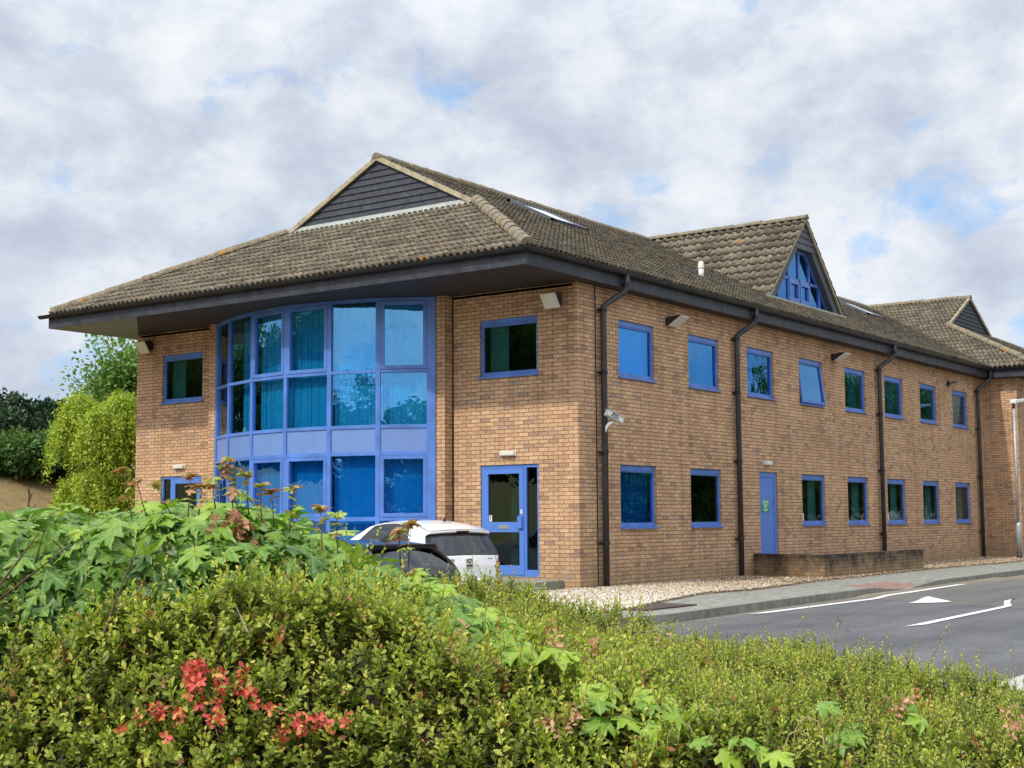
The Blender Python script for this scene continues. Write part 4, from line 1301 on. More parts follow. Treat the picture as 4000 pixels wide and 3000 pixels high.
# ------------------------------------------------------------------ cars
def car(name, loc, az, col_mat, L, W, Hh, label, rear='a'):
    """local x forward from rear bumper, y left, z up"""
    root = empty(name, loc, label, 'car', rz=az)
    nx, nz, ny = 90, 60, 52
    zl_ = .20
    def ztop(s):
        x = s * L
        pts = {'a': [(0, Hh - .16), (.15, Hh - .12), (.4, Hh - .065), (.8, Hh - .015), (1.2, Hh), (1.5, Hh - .008), (1.75, Hh - .035), (1.95, Hh - .075), (2.75, 1.00), (3.2, .93), (3.5, .80), (3.62, .62)],
               'b': [(0, Hh - .07), (.3, Hh - .03), (1.1, Hh), (1.9, Hh - .01), (2.4, Hh - .06), (3.25, .98), (3.9, .90), (4.25, .76), (4.4, .60)]}[rear]
        sc_ = L / pts[-1][0]
        return np.interp(x, [p[0] * sc_ for p in pts], [p[1] for p in pts])
    def xrear(z):
        pts = {'a': [(.18, .12), (.30, .03), (.42, .0), (.47, .04), (.70, .065), (.85, .10), (.88, .12), (1.21, .28), (1.235, .20), (Hh - .16, .23)],
               'b': [(.18, .15), (.30, .03), (.55, .0), (.60, .05), (.90, .12), (1.0, .17), (1.30, .48), (1.34, .42), (Hh - .07, .46)]}[rear]
        return np.interp(z, [p[0] for p in pts], [p[1] for p in pts])
    def xfront(z):
        return L - np.interp(z, [.18, .35, .62, .8, 2.0], [.10, .0, .02, .12, .4])
    def hw_(x, z):
        s = x / L
        base = W / 2 * (1 - .10 * np.clip((.30 - x) / .30, 0, 1) ** 2 - .16 * np.clip((x - (L - .7)) / .7, 0, 1) ** 2)
        t_ = np.clip((z - .92) / (Hh - .92), 0, 1.2)
        base = base - (.19 * t_ + .075 * t_ ** 3)
        base = base - .05 * np.clip((.45 - z) / .3, 0, 1) ** 2
        return base
    Ls, Lz = nx, nz
    S = np.linspace(0, 1, nx) ** 1.0; Fz = np.linspace(0, 1, nz)
    zmaxr = ztop(np.array([0.0]))[0]
    Sg, Fg = np.meshgrid(S, Fz, indexing='ij')
    Zt = ztop(Sg)
    Zg = zl_ + Fg * (Zt - .035 - zl_)
    Xg = xrear(Zg) + Sg * (xfront(Zg) - xrear(Zg))
    Yg = hw_(Xg, Zg)
    def cls_side(x, z, s):
        belt = {'a': .89, 'b': .93}[rear] + .03 * (1 - s)
        if z > belt:
            top = ztop(np.array([s]))[0] - .115
            frac = (z - belt) / max(top - belt, .05)
            lo_x = {'a': .62, 'b': .75}[rear] + .20 * frac; hi_x = {'a': 2.55, 'b': 3.0}[rear] - .72 * frac
            if frac < 1 and lo_x < x < hi_x:
                mid = {'a': 1.30, 'b': 1.75}[rear]
                if abs(x - mid) < .045: return 'window_pillar'
                return 'side_window'
            if frac < 1.12 and lo_x - .05 < x < hi_x + .05: return 'window_trim'
        if z > {'a': .52, 'b': .66}[rear] and z < {'a': .92, 'b': .86}[rear] and x < {'a': .17, 'b': .15}[rear]: return 'tail_light'
        return 'body'
    groups = {}
    def addf(key, quad):
        groups.setdefault(key, []).append(quad)
    for side in (1, -1):
        for i in range(nx - 1):
            for j in range(nz - 1):
                xm = (Xg[i, j] + Xg[i + 1, j + 1]) / 2; zm = (Zg[i, j] + Zg[i + 1, j + 1]) / 2
                # wheel arches
                arch = False
                for wx in (.62 * W / 1.6 if rear == 'a' else .80, L - (.78 if rear == 'a' else .85)):
                    if (xm - wx) ** 2 + (zm - .29) ** 2 < .34 ** 2: arch = True
                if arch: continue
                q = [(Xg[a, b_], side * Yg[a, b_], Zg[a, b_]) for a, b_ in ((i, j), (i + 1, j), (i + 1, j + 1), (i, j + 1))]
                if side < 0: q = q[::-1]
                kk_ = cls_side(xm, zm, Sg[i, j])
                addf((kk_, side if kk_ != 'body' else 0), q)
    # rear skin
    A = np.linspace(-1, 1, ny)
    for j in range(nz - 1):
        for k in range(ny - 1):
            q = []
            for (jj, kk) in ((j, k), (j, k + 1), (j + 1, k + 1), (j + 1, k)):
                z = Zg[0, jj]; y = Yg[0, jj] * A[kk]
                x = Xg[0, jj] - .085 * (1 - A[kk] ** 2) ** 1.0 * (1 if z > .25 else .6)
                z2 = z + (.03 * (1 - A[kk] ** 2) if jj == nz - 1 else .03 * (1 - A[kk] ** 2) * (z - .2) / (Zg[0, -1] - .2))
                q.append((x, y, z2))
            zm = (Zg[0, j] + Zg[0, j + 1]) / 2; am = abs((A[k] + A[k + 1]) / 2)
            key = 'body'
            if rear == 'a':
                if .875 < zm < 1.205 and am < .90 - 3.0 * max(0, zm - 1.17) - 3.0 * max(0, .91 - zm): key = 'rear_window'
                elif .85 < zm < 1.22 and am < .985: key = 'window_trim'
                elif 1.225 < zm < 1.262 and am < .2: key = 'brake_light'
                elif .52 < zm < .92 and am > .84 + .9 * abs(zm - .66): key = 'tail_light'
            else:
                if .90 < zm < 1.26 and am < .88: key = 'rear_window'
                elif .88 < zm < 1.29 and am < .94: key = 'window_trim'
                elif .66 < zm < .86 and am > .82: key = 'tail_light'
            addf((key, (1 if A[k] + A[k + 1] > 0 else -1) if key == 'tail_light' else 0), q)
    # top skin (roof, windscreen, bonnet)
    for i in range(nx - 1):
        for k in range(ny - 1):
            q = []
            for (ii, kk) in ((i, k), (i, k + 1), (i + 1, k + 1), (i + 1, k)):
                y = Yg[ii, -1] * A[kk]
                x = Xg[ii, -1] - (.085 * (1 - A[kk] ** 2) * (1 - Sg[ii, 0] * 2) if Sg[ii, 0] < .5 else -.085 * (1 - A[kk] ** 2) * (Sg[ii, 0] * 2 - 1))
                z = Zg[ii, -1] + .035 * (1 - abs(A[kk]) ** 3)
                if ii == 0: z = Zg[0, -1] + .03 * (1 - A[kk] ** 2)
                q.append((x, y, z))
            xm = (Xg[i, -1] + Xg[i + 1, -1]) / 2; am = abs(A[k] + A[k + 1]) / 2
            ws = {'a': (2.02, 2.72), 'b': (2.45, 3.22)}[rear]
            key = 'windscreen' if ws[0] < xm < ws[1] and am < .92 else 'body'
            addf((key, 0), q[::-1])
    mats = {'body': col_mat, 'side_window': M_CARGLASS, 'rear_window': M_CARGLASS, 'windscreen': M_CARGLASS, 'window_trim': M_BLACKGLOSS, 'window_pillar': M_BLACKGLOSS, 'tail_light': M_TAIL, 'brake_light': M_TAILD}
    for (key, side_), qs in groups.items():
        vv = np.array(qs).reshape(-1, 3)
        key_ = np.round(vv, 4)
        uq, inv = np.unique(key_, axis=0, return_inverse=True)
        inv = np.asarray(inv).reshape(-1, 4)
        ok = [len(set(r)) == 4 for r in inv.tolist()]
        inv = inv[np.array(ok)]
        o = npmesh(key, uq, inv, mats[key], root, smooth=True)
    # interior and underside
    s = MB(); s.box(.35, L - .5, -W / 2 + .12, W / 2 - .12, .25, .80); s.box(.55, .75, -.55, .55, .8, 1.12); s.box(L * .48, L * .48 + .15, -.6, -.1, .8, 1.2); s.box(L * .48, L * .48 + .15, .1, .6, .8, 1.2)
    s.build('cabin', M_BLACK, root)
    for wx in (.62 * W / 1.6 if rear == 'a' else .80, L - (.78 if rear == 'a' else .85)):
        for sgn in (1, -1):
            s = MB(); yw = sgn * (W / 2 - .10)
            s.tube([(wx, yw - .09, .29), (wx, yw + .09, .29)], .29, 28)
            wh = s.build('wheel', M_TYRE, root)
            s = MB(); s.tube([(wx, yw + sgn * .085, .29), (wx, yw + sgn * .098, .29)], .19, 20); s.build('rim', M_SILVER, wh)
    return root
M_WCAR = mat('white_car_paint', (.86, .86, .85), .25, coat=.6)
M_BCAR = mat('black_car_paint', (.006, .007, .011), .2, coat=.35, spec=.4)
M_BLACKGLOSS = mat('black_gloss_trim', (.012, .012, .013), .2)
M_TAIL = mat('red_lens', (.50, .012, .02), .15, coat=.5)
M_TAILD = mat('dark_red_lens', (.09, .008, .012), .2, coat=.5)
M_TYRE = mat('tyre_rubber', (.02, .02, .02), .9)
az = math.radians(78)
fwd = Vector((math.cos(az), math.sin(az), 0)); lft = Vector((-fwd.y, fwd.x, 0))
wc_loc = Vector((-2.78, .42, -.40))
wc = car('parked_car', wc_loc, az, M_WCAR, 3.6, 1.60, 1.47, 'small white hatchback parked in front of the entrance, nearest the building')
# badge, handle, wiper, aerial, lettering on the tailgate (local x is forward; tailgate faces -x)
s = MB(); s.box(-.045, -.008, -.085, .085, .655, .835); s.build('handle_recess', mat('white_shadow_gap', (.60, .60, .59), .35), wc, bevel=.02)
s = MB()
ring = [(-.050, -.0 + .062 * math.cos(t), .785 + .034 * math.sin(t)) for t in [2 * math.pi * k / 24 for k in range(24)]]
s.face(ring); s.face([(-.044, p[1], p[2]) for p in ring][::-1]); bd = s.build('badge', M_BLACK, wc)
text('KIA', .045, (-.0515, 0, .785), (0, -1, 0), (0, 0, 1), M_SIGNW, 'badge_lettering', wc, width=.075, bold=True)
s = MB(); s.box(-.05, -.045, -.065, .065, .69, .72); s.build('tailgate_handle', M_BLACK, wc)
text('picanto', .085, (.000, .44, .80), (0, -1, 0), (0, 0, 1), M_BLACK, 'model_lettering', wc, width=.30, bold=True)
text('eco', .045, (.000, -.50, .815), (0, -1, 0), (0, 0, 1), M_BLACK, 'trim_lettering', wc, width=.09, bold=True)
s = MB(); s.tube([(.07, -.10, .915), (.075, -.28, .925), (.10, -.50, .94)], [.022, .014, .008], 8); s.build('rear_wiper', M_BLACK, wc)
s = MB(); s.tube([(.62, 0, 1.45), (.60, 0, 1.49)], [.03, .02], 10); s.tube([(.60, 0, 1.50), (.44, 0, 1.68)], [.006, .003], 6); s.build('roof_aerial', M_BLACK, wc)
s = MB(); s.box(-.10, -.09, -.26, .26, .27, .38); s.build('number_plate', mat('yellow_plate', (.72, .55, .05), .4), wc)
s = MB(); s.box(-.02, .03, -.74, -.64, .30, .44); s.build('bumper_reflector', M_TAIL, wc, bevel=.01)
s = MB()
for yv in (.70, -.70):
    s.tube([(.015, yv, .47), (.045, yv * .99, .65), (.08, yv * .985, .85)], .005, 5)
s.tube([(-.01, -.70, .465), (-.065, -.3, .45), (-.078, 0, .447), (-.065, .3, .45), (-.01, .70, .465)], .006, 5)
s.build('tailgate_gap', M_BLACK, wc)
s = MB(); s.tube([(2.25, .80, .98), (2.25, .90, 1.0)], [.05, .07], 10); s.tube([(2.25, -.80, .98), (2.25, -.90, 1.0)], [.05, .07], 10); s.build('door_mirror', M_WCAR, wc)

bc_loc = Vector((-5.47, -.81, -.66))
bc_ = car('parked_car', bc_loc, math.radians(80), M_BCAR, 4.3, 1.78, 1.43, 'black hatchback parked behind the hedge, left of the white car', rear='b')
s = MB(); s.box8([(.75, -.02, 1.40), (1.0, -.02, 1.42), (1.0, .02, 1.42), (.75, .02, 1.40), (.80, -.006, 1.49), (.84, -.006, 1.49), (.84, .006, 1.49), (.80, .006, 1.49)]); s.build('roof_aerial', M_BLACK, bc_)
s = MB(); s.box(.34, .56, -.58, .58, 1.335, 1.372); s.build('rear_spoiler', M_BCAR, bc_, bevel=.012)

# ------------------------------------------------------------------ vegetation
def leaf_mat(name, pts, trans=.3, rough=.5):
    M = bpy.data.materials.new(name); M.use_nodes = True
    t = M.node_tree; b = t.nodes['Principled BSDF']; b.inputs['Roughness'].default_value = rough; b.inputs['Specular IOR Level'].default_value = .4
    at = t.nodes.new('ShaderNodeAttribute'); at.attribute_name = 'rnd'
    r = ramp(t, pts); t.links.new(at.outputs['Fac'], r.inputs[0]); t.links.new(r.outputs[0], b.inputs['Base Color'])
    tl = t.nodes.new('ShaderNodeBsdfTranslucent')
    tcol = mixc(t, 1.0, r.outputs[0], (1.1, 1.25, .5), 'MULTIPLY'); t.links.new(tcol, tl.inputs[0])
    mx = t.nodes.new('ShaderNodeMixShader'); mx.inputs[0].default_value = trans
    t.links.new(b.outputs[0], mx.inputs[1]); t.links.new(tl.outputs[0], mx.inputs[2])
    t.links.new(mx.outputs[0], t.nodes['Material Output'].inputs[0])
    return M
def add_veins(M):
    t = M.node_tree
    at = t.nodes.new('ShaderNodeAttribute'); at.attribute_name = 'lp'
    sp_ = t.nodes.new('ShaderNodeSeparateXYZ'); t.links.new(at.outputs['Vector'], sp_.inputs[0])
    an = math_n(t, 'ARCTAN2', sp_.outputs[0], sp_.outputs[1])
    q = math_n(t, 'DIVIDE', an, .80)
    fr = math_n(t, 'ABSOLUTE', math_n(t, 'SUBTRACT', q, math_n(t, 'ROUND', q)))
    rad = t.nodes.new('ShaderNodeVectorMath'); rad.operation = 'LENGTH'; t.links.new(at.outputs['Vector'], rad.inputs[0])
    w = math_n(t, 'MULTIPLY', fr, rad.outputs['Value'])
    vein = math_n(t, 'LESS_THAN', w, .022)
    b = t.nodes['Principled BSDF']
    src = b.inputs['Base Color'].links[0].from_socket
    n_ = noise(t, at.outputs['Vector'], 5.0, 3, .6)
    rr_ = ramp(t, [(.3, (.78, .80, .75)), (.7, (1.15, 1.12, 1.1))]); t.links.new(n_, rr_.inputs[0])
    c1 = mixc(t, 1.0, src, rr_.outputs[0], 'MULTIPLY')
    c2 = mixc(t, math_n(t, 'MULTIPLY', vein, .38), c1, (.50, .58, .26))
    t.links.new(c2, b.inputs['Base Color'])
def unit(a): return a / np.maximum(np.linalg.norm(a, axis=-1, keepdims=True), 1e-9)
OVAL = (np.array([[0, 0, 0], [-.24, .42, .05], [-.25, .78, .04], [0, 1, -.03], [.25, .78, .04], [.24, .42, .05], [0, .5, -.02]], float), np.array([[0, 6, 2, 1], [6, 3, 2, 2], [0, 5, 4, 6], [6, 4, 3, 3]]))
# two quads with a folded midrib
OVAL = (np.array([[0, 0, 0], [-.22, .40, .06], [-.26, .76, .05], [0, 1, -.04], [.26, .76, .05], [.22, .40, .06]], float), np.array([[0, 3, 2, 1], [0, 5, 4, 3]]))
_R = [(.06, -.03), (.30, -.12), (.40, -.02), (.52, .06), (.42, .14), (.28, .22), (.46, .34), (.56, .50), (.72, .64), (.52, .62), (.42, .66), (.20, .52), (.24, .70), (.34, .82), (.18, .84), (.12, .96), (0, 1.08)]
_o = [(x_, y_) for x_, y_ in _R] + [(-x_, y_) for x_, y_ in _R[-2::-1]]
_v = [(0, .36, .03)] + [(x_, y_, .08 - .36 * (x_ * x_ + (y_ - .36) ** 2)) for x_, y_ in _o]
MAPLE = (np.array(_v, float), np.array([[0, k + 1, (k + 1) % len(_o) + 1] for k in range(len(_o))]))
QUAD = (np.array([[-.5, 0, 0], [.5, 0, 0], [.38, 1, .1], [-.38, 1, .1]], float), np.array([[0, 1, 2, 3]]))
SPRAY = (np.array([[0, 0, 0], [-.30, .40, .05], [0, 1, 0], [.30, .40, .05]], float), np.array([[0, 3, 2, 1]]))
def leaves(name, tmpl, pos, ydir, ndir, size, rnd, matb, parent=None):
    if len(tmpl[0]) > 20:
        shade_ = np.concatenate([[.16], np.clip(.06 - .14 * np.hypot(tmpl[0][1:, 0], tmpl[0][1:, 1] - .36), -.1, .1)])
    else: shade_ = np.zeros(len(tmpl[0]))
    tv, tf = tmpl
    n = len(pos)
    Y = unit(ydir); Z = unit(ndir - (ndir * Y).sum(1, keepdims=True) * Y); X = np.cross(Y, Z)
    zs_ = (np.random.default_rng(n).uniform(.2, 2.4, n) if len(tv) > 20 else np.ones(n))[:, None, None]
    V_ = pos[:, None, :] + size[:, None, None] * (tv[None, :, 0:1] * X[:, None, :] + tv[None, :, 1:2] * Y[:, None, :] + tv[None, :, 2:3] * zs_ * Z[:, None, :])
    F_ = (tf[None] + (np.arange(n) * len(tv))[:, None, None]).reshape(-1, tf.shape[1])
    lo_ = npmesh(name, V_.reshape(-1, 3), F_, matb, parent, attr=np.clip(rnd[:, None] + shade_[None] * (rnd[:, None] < .8), 0, 1).ravel())
    if len(tv) > 20:
        a_ = lo_.data.attributes.new('lp', 'FLOAT_VECTOR', 'POINT'); a_.data.foreach_set('vector', np.tile(tv.astype(np.float32), (n, 1)).ravel())
    return lo_
def prisms(name, p0, p1, r0, r1, matb, parent=None):
    d = unit(p1 - p0); ref = np.where(np.abs(d[:, 2:3]) > .9, np.array([[1., 0, 0]]), np.array([[0, 0, 1.]]))
    a = unit(np.cross(d, ref)); b = np.cross(d, a)
    n = len(p0); ring = []
    for (p, r) in ((p0, r0), (p1, r1)):
        for k in range(4):
            t_ = k * math.pi / 2
            ring.append(p + (a * math.cos(t_) + b * math.sin(t_)) * np.asarray(r).reshape(-1, 1))
    V_ = np.stack(ring, 1).reshape(-1, 3)
    q = np.array([[0, 1, 5, 4], [1, 2, 6, 5], [2, 3, 7, 6], [3, 0, 4, 7]])
    F_ = (q[None] + (np.arange(n) * 8)[:, None, None]).reshape(-1, 4)
    return npmesh(name, V_, F_, matb, parent)

M_BARK = mat('bark', (.085, .06, .04), .9, var=.4, vscale=9)
M_TWIG = mat('brown_twig', (.11, .055, .03), .8, var=.4, vscale=20)
M_DEAD = mat('grey_dead_twig', (.28, .25, .21), .9)

# ---- camera-side frame of the hedge: s along the hedge, d across it
HF = np.array([math.cos(math.radians(35.80)), math.sin(math.radians(35.80))]); HR = np.array([HF[1], -HF[0]])
HO = np.array([-21.617, -14.098])
def to_w(s, d, z):
    return np.stack([HO[0] + HR[0] * s + HF[0] * d, HO[1] + HR[1] * s + HF[1] * d, z], -1)
def vnoise(s, d, sc, seed):
    r = np.random.default_rng(seed); g = r.random((64, 64))
    x = (s * sc) % 64; y = (d * sc) % 64
    i = np.floor(x).astype(int); j = np.floor(y).astype(int); fx = x - i; fy = y - j
    fx = fx * fx * (3 - 2 * fx); fy = fy * fy * (3 - 2 * fy)
    g_ = lambda a, b: g[a % 64, b % 64]
    return (g_(i, j) * (1 - fx) * (1 - fy) + g_(i + 1, j) * fx * (1 - fy) + g_(i, j + 1) * (1 - fx) * fy + g_(i + 1, j + 1) * fx * fy) - .5
def smooth(t): t = np.clip(t, 0, 1); return t * t * (3 - 2 * t)
FARE = ([-2.8, -.3, .3, 1, 1.5, 2, 2.5, 3.2], [7.0, 9.2, 9.0, 8.7, 8.3, 7.8, 7.3, 6.8])
def hedge_h(s, d):
    far = .50 - .150 * np.maximum(s, -.2)
    near = np.interp(s, [-2.8, -1.9, -1.5, -1.2, -.9, -.6, -.35, -.1, .3, 1.0, 2.2], [.62, .68, .58, .66, .80, .82, .68, .55, .45, .36, .20])
    k = smooth((d - 5.0) / 1.0)
    top = near * (1 - k) + far * k
    top = top + .20 * vnoise(s, d, 1.7, 3) * 1.0 + .17 * vnoise(s + 9, d, 4.3, 4) + .05 * vnoise(s, d, 11., 5)
    df = np.interp(s, [-2, -.6, 0, 1], [4.30, 4.15, 3.85, 3.5]) + .22 * vnoise(s, d * 0 + 3, 2.2, 6)
    fr = np.clip((d - df) / .42, 0, 1) ** .55
    bk = 1 - smooth((d - np.interp(s, *FARE)) / .5)
    return -.45 + (top + .45) * fr * bk
def sample_hedge(n, smin, smax, dmin, dmax, seed, dens=None):
    r = np.random.default_rng(seed); out = []
    tot = 0
    while tot < n:
        m_ = n * 3
        s = r.uniform(smin, smax, m_); d = r.uniform(dmin, dmax, m_)
        e = .01
        h0 = hedge_h(s, d); hs = (hedge_h(s + e, d) - h0) / e; hd = (hedge_h(s, d + e) - h0) / e
        w = np.sqrt(1 + np.minimum(hs, 4) ** 2 + np.minimum(hd, 4) ** 2)
        inview = np.abs(s / d) < .50
        facing = hd > -.9
        gap = vnoise(s + 3, d + 7, 3.1, 17) + .5 * vnoise(s, d, 8.0, 18)
        ok = (gap > -.42) & (r.random(m_) * 4.0 < w) & (h0 > -.2) & inview & facing
        # hidden well below the sight line of nearer foliage
        if dens is not None: ok &= r.random(m_) < dens(s, d, h0)
        out.append(np.stack([s, d, h0, hs, hd], 1)[ok]); tot += ok.sum()
    return np.concatenate(out)[:n]
def shoots(P5, r, length, nleaf, leaf, upb=.6, sink=.09):
    s, d, h, hs, hd = P5.T
    n = len(s)
    nl = unit(np.stack([-hs, -hd, np.ones(n)], 1))                       # in (s,d,z)
    nl = np.clip(nl, -1, 1)
    N3 = nl[:, 0:1] * np.append(HR, 0) + nl[:, 1:2] * np.append(HF, 0) + nl[:, 2:3] * np.array([0, 0, 1.])
    base = to_w(s, d, h) - N3 * (sink * r.random((n, 1)) ** .7 + .02)
    ax = unit(N3 * (1 - upb) + np.array([0, 0, upb]) + r.normal(0, .38, (n, 3)))
    ln = length * r.uniform(.5, 1.35, n)
    side = unit(np.cross(ax, r.normal(0, 1, (n, 3))))
    tt = (np.arange(nleaf) + .5) / nleaf
    ang = np.arange(nleaf) * 2.4
    bi = np.cross(ax, side)
    T = tt[None, :, None]
    rad = side[:, None, :] * np.cos(ang)[None, :, None] + bi[:, None, :] * np.sin(ang)[None, :, None]
    pos = base[:, None, :] + ax[:, None, :] * (ln[:, None, None] * T)
    bend = np.array([0, 0, -1.]) * .0
    yd = unit(rad * (1.0 - .45 * T) + ax[:, None, :] * (.45 + .5 * T) + r.normal(0, .22, (n, nleaf, 3)))
    nd = unit(ax[:, None, :] * 1.0 - rad * .25 + r.normal(0, .25, (n, nleaf, 3)) + np.array([0, 0, .35]))
    sz = leaf * (1.12 - .62 * T[..., 0] ** 2) * r.uniform(.65, 1.25, (n, nleaf))
    plant = r.random((n, 1))
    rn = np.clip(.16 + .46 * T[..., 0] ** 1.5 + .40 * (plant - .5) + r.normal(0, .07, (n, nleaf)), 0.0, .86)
    rn = np.where(r.random((n, nleaf)) < .018, .95, rn)
    dead = r.random((n, 1)) < .016
    rn = np.where(dead, .93 + .06 * r.random((n, nleaf)), rn)
    return pos.reshape(-1, 3), yd.reshape(-1, 3), nd.reshape(-1, 3), sz.ravel(), rn.ravel(), base, base + ax * ln[:, None]
M_BARB = leaf_mat('barberry_leaf', [(0, (.10, .13, .025)), (.25, (.23, .28, .05)), (.5, (.40, .475, .078)), (.75, (.64, .63, .12)), (.86, (.72, .60, .17)), (.93, (.58, .27, .11)), (1.0, (.40, .16, .08))], .42)
M_MAPLE = leaf_mat('maple_leaf', [(0, (.055, .13, .03)), (.35, (.135, .27, .04)), (.7, (.25, .41, .045)), (.9, (.42, .54, .06)), (.93, (.35, .17, .06)), (1, (.25, .09, .05))], .30, .45)
add_veins(M_MAPLE)
M_BRONZE = leaf_mat('bronze_young_leaf', [(0, (.46, .17, .12)), (.45, (.52, .30, .16)), (.75, (.42, .44, .12)), (1, (.36, .50, .10))], .3)
M_REDLEAF = leaf_mat('red_autumn_leaf', [(0, (.30, .05, .04)), (.4, (.66, .08, .08)), (.7, (.78, .14, .10)), (.85, (.75, .26, .12)), (1, (.66, .42, .10))], .3)
M_BROWNLEAF = leaf_mat('withered_leaf', [(0, (.36, .15, .08)), (1, (.62, .36, .22))], .2)

def bush(name, label, smin, smax, dmin, dmax, nsh, leaf, length, seed, nleaf=14, dens=None, cat='hedge bush'):
    r = np.random.default_rng(seed)
    c = to_w(np.array([(smin + smax) / 2]), np.array([(dmin + dmax) / 2]), np.array([-.45]))[0]
    root = empty(name, tuple(c), label, cat)
    P5 = sample_hedge(nsh, smin, smax, dmin, dmax, seed, dens)
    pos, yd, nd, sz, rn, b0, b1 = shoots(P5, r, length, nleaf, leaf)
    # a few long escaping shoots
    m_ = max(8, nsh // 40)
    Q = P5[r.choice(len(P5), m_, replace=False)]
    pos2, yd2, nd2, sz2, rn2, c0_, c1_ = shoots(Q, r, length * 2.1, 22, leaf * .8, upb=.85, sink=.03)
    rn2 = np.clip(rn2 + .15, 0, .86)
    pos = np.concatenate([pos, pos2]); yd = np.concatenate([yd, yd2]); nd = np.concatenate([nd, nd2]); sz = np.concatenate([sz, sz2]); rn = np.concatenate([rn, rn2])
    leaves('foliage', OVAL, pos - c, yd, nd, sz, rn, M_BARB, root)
    b0 = np.concatenate([b0, c0_]) - c; b1 = np.concatenate([b1, c1_]) - c
    prisms('twigs', b0 - (b1 - b0) * .6, b1, np.full(len(b0), .0022), np.full(len(b0), .0008), M_TWIG, root)
    # inner branches
    k = nsh // 22
    Q = P5[r.choice(len(P5), k)]
    e1 = to_w(Q[:, 0], Q[:, 1], Q[:, 2] - .03) ; e0 = e1 + r.normal(0, .12, (k, 3)) - np.array([0, 0, .30]) + np.append(HF, 0) * .08
    prisms('branches', e0 - c, e1 - c, np.full(k, .0028), np.full(k, .0012), M_DEAD if seed % 2 else M_TWIG, root)
    return root, c, P5
# opaque dark hull under the leaves; its colour stands for inner twigs and shade
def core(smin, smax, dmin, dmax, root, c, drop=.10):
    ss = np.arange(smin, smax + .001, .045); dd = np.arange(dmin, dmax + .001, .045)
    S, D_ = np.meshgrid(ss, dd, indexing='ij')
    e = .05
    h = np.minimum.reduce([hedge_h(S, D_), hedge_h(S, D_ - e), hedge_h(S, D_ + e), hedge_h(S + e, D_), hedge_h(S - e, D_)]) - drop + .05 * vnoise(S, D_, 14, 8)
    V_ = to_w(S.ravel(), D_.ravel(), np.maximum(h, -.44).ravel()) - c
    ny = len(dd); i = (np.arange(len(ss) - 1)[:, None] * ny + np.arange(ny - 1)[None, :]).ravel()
    npmesh('thicket_shade_hull', V_, np.stack([i, i + ny, i + ny + 1, i + 1], 1), M_THICK, root)
M_THICK = mat('thicket_shade_brown', (.05, .045, .025), 1.0, var=.7, vscale=40)
specs = [
 ('barberry_bush', 'large barberry bush at lower left with a spray of bright red leaves', -2.7, -.62, 3.9, 5.6, 4000, .033, .13, 21, None),
 ('barberry_bush', 'dense green barberry bush at lower centre in front of the cars', -.62, .52, 3.4, 5.6, 3000, .031, .13, 22, None),
 ('barberry_bush', 'yellow green small leaved barberry at lower right corner of the picture', .52, 2.4, 3.2, 5.6, 3900, .024, .11, 23, None),
 ('clipped_hedge', 'long clipped small leaved hedge stretching along the road edge behind the nearer bushes', -.7, 3.1, 5.6, 9.3, 6500, .026, .12, 24, None),
]
bushes = []
for nm_, lb, s0, s1, d0, d1, ns, lf_, ln_, sd_, dn in specs:
    b_, c_, P5 = bush(nm_, lb, s0, s1, d0, d1, ns, lf_, ln_, sd_, nleaf=14, dens=dn, cat='hedge' if nm_ == 'clipped_hedge' else 'bush')
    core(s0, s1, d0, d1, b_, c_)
    bushes.append((b_, c_))

# point on the near hedge surface under a chosen line of growth
def sprig(root, c, s, d, z, axis, ln, n, leaf, tmpl, matb, name, r, rnlo=0, rnhi=1, stem=M_TWIG, spread=1.0):
    p0 = to_w(np.array(s), np.array(d), np.array(z)); ax = np.array(axis, float); ax /= np.linalg.norm(ax)
    t_ = np.linspace(.1, 1, n); side = unit(np.cross(ax, r.normal(0, 1, 3))); bi = np.cross(ax, side)
    an = np.arange(n) * 2.4 + r.uniform(0, 6)
    rad = side[None] * np.cos(an)[:, None] + bi[None] * np.sin(an)[:, None]
    pos = p0 + ax * (ln * t_)[:, None]
    yd = rad * spread + ax * .5 + r.normal(0, .25, (n, 3)); nd = ax + r.normal(0, .4, (n, 3)) - np.append(HF, 0) * .6
    return pos - c, yd, nd, leaf * r.uniform(.6, 1.2, n), r.uniform(rnlo, rnhi, n), p0 - c, p0 + ax * ln - c
def multi(root, c, lst, tmpl, matb, name, stem):
    A = [np.concatenate([l[i] for l in lst]) for i in range(5)]
    leaves(name, tmpl, *A, matb, root)
    if stem: prisms(name + '_stem', np.array([l[5] for l in lst]), np.array([l[6] for l in lst]), np.full(len(lst), .003), np.full(len(lst), .0012), stem, root)
r = np.random.default_rng(5)
def surf(u, v):
    """hedge surface point met when walking along a given line of sight from the viewpoint's side"""
    dv = FW + RT * (u - 2000) / 5514.19 - UP * (v - 1500) / 5514.19
    for d in np.arange(3.2, 9.5, .02):
        tt = d / (dv[0] * HF[0] + dv[1] * HF[1])
        s = tt * (dv[0] * HR[0] + dv[1] * HR[1]); z = CAMP[2] + tt * dv[2]
        if z < hedge_h(np.array([s]), np.array([d]))[0]: return s, d, z
    return None
red = []
for _ in range(52):
    cu, cv, su, sv_ = [(820, 2690, 90, 110), (830, 2730, 170, 120), (1190, 2870, 95, 35), (640, 2860, 70, 50), (1010, 2760, 120, 70)][r.choice(5, p=[.34, .2, .26, .08, .12])]
    q = surf(cu + r.normal(0, su * .6), cv + r.normal(0, sv_ * .6))
    if q is None: continue
    red.append(sprig(None, bushes[0][1], q[0], q[1] - .05, q[2] + .02, r.normal(0, .6, 3) + np.array([0, 0, .5]) - np.append(HF, 0) * .7, .05, 9, .024, OVAL, None, '', r, 0, 1))
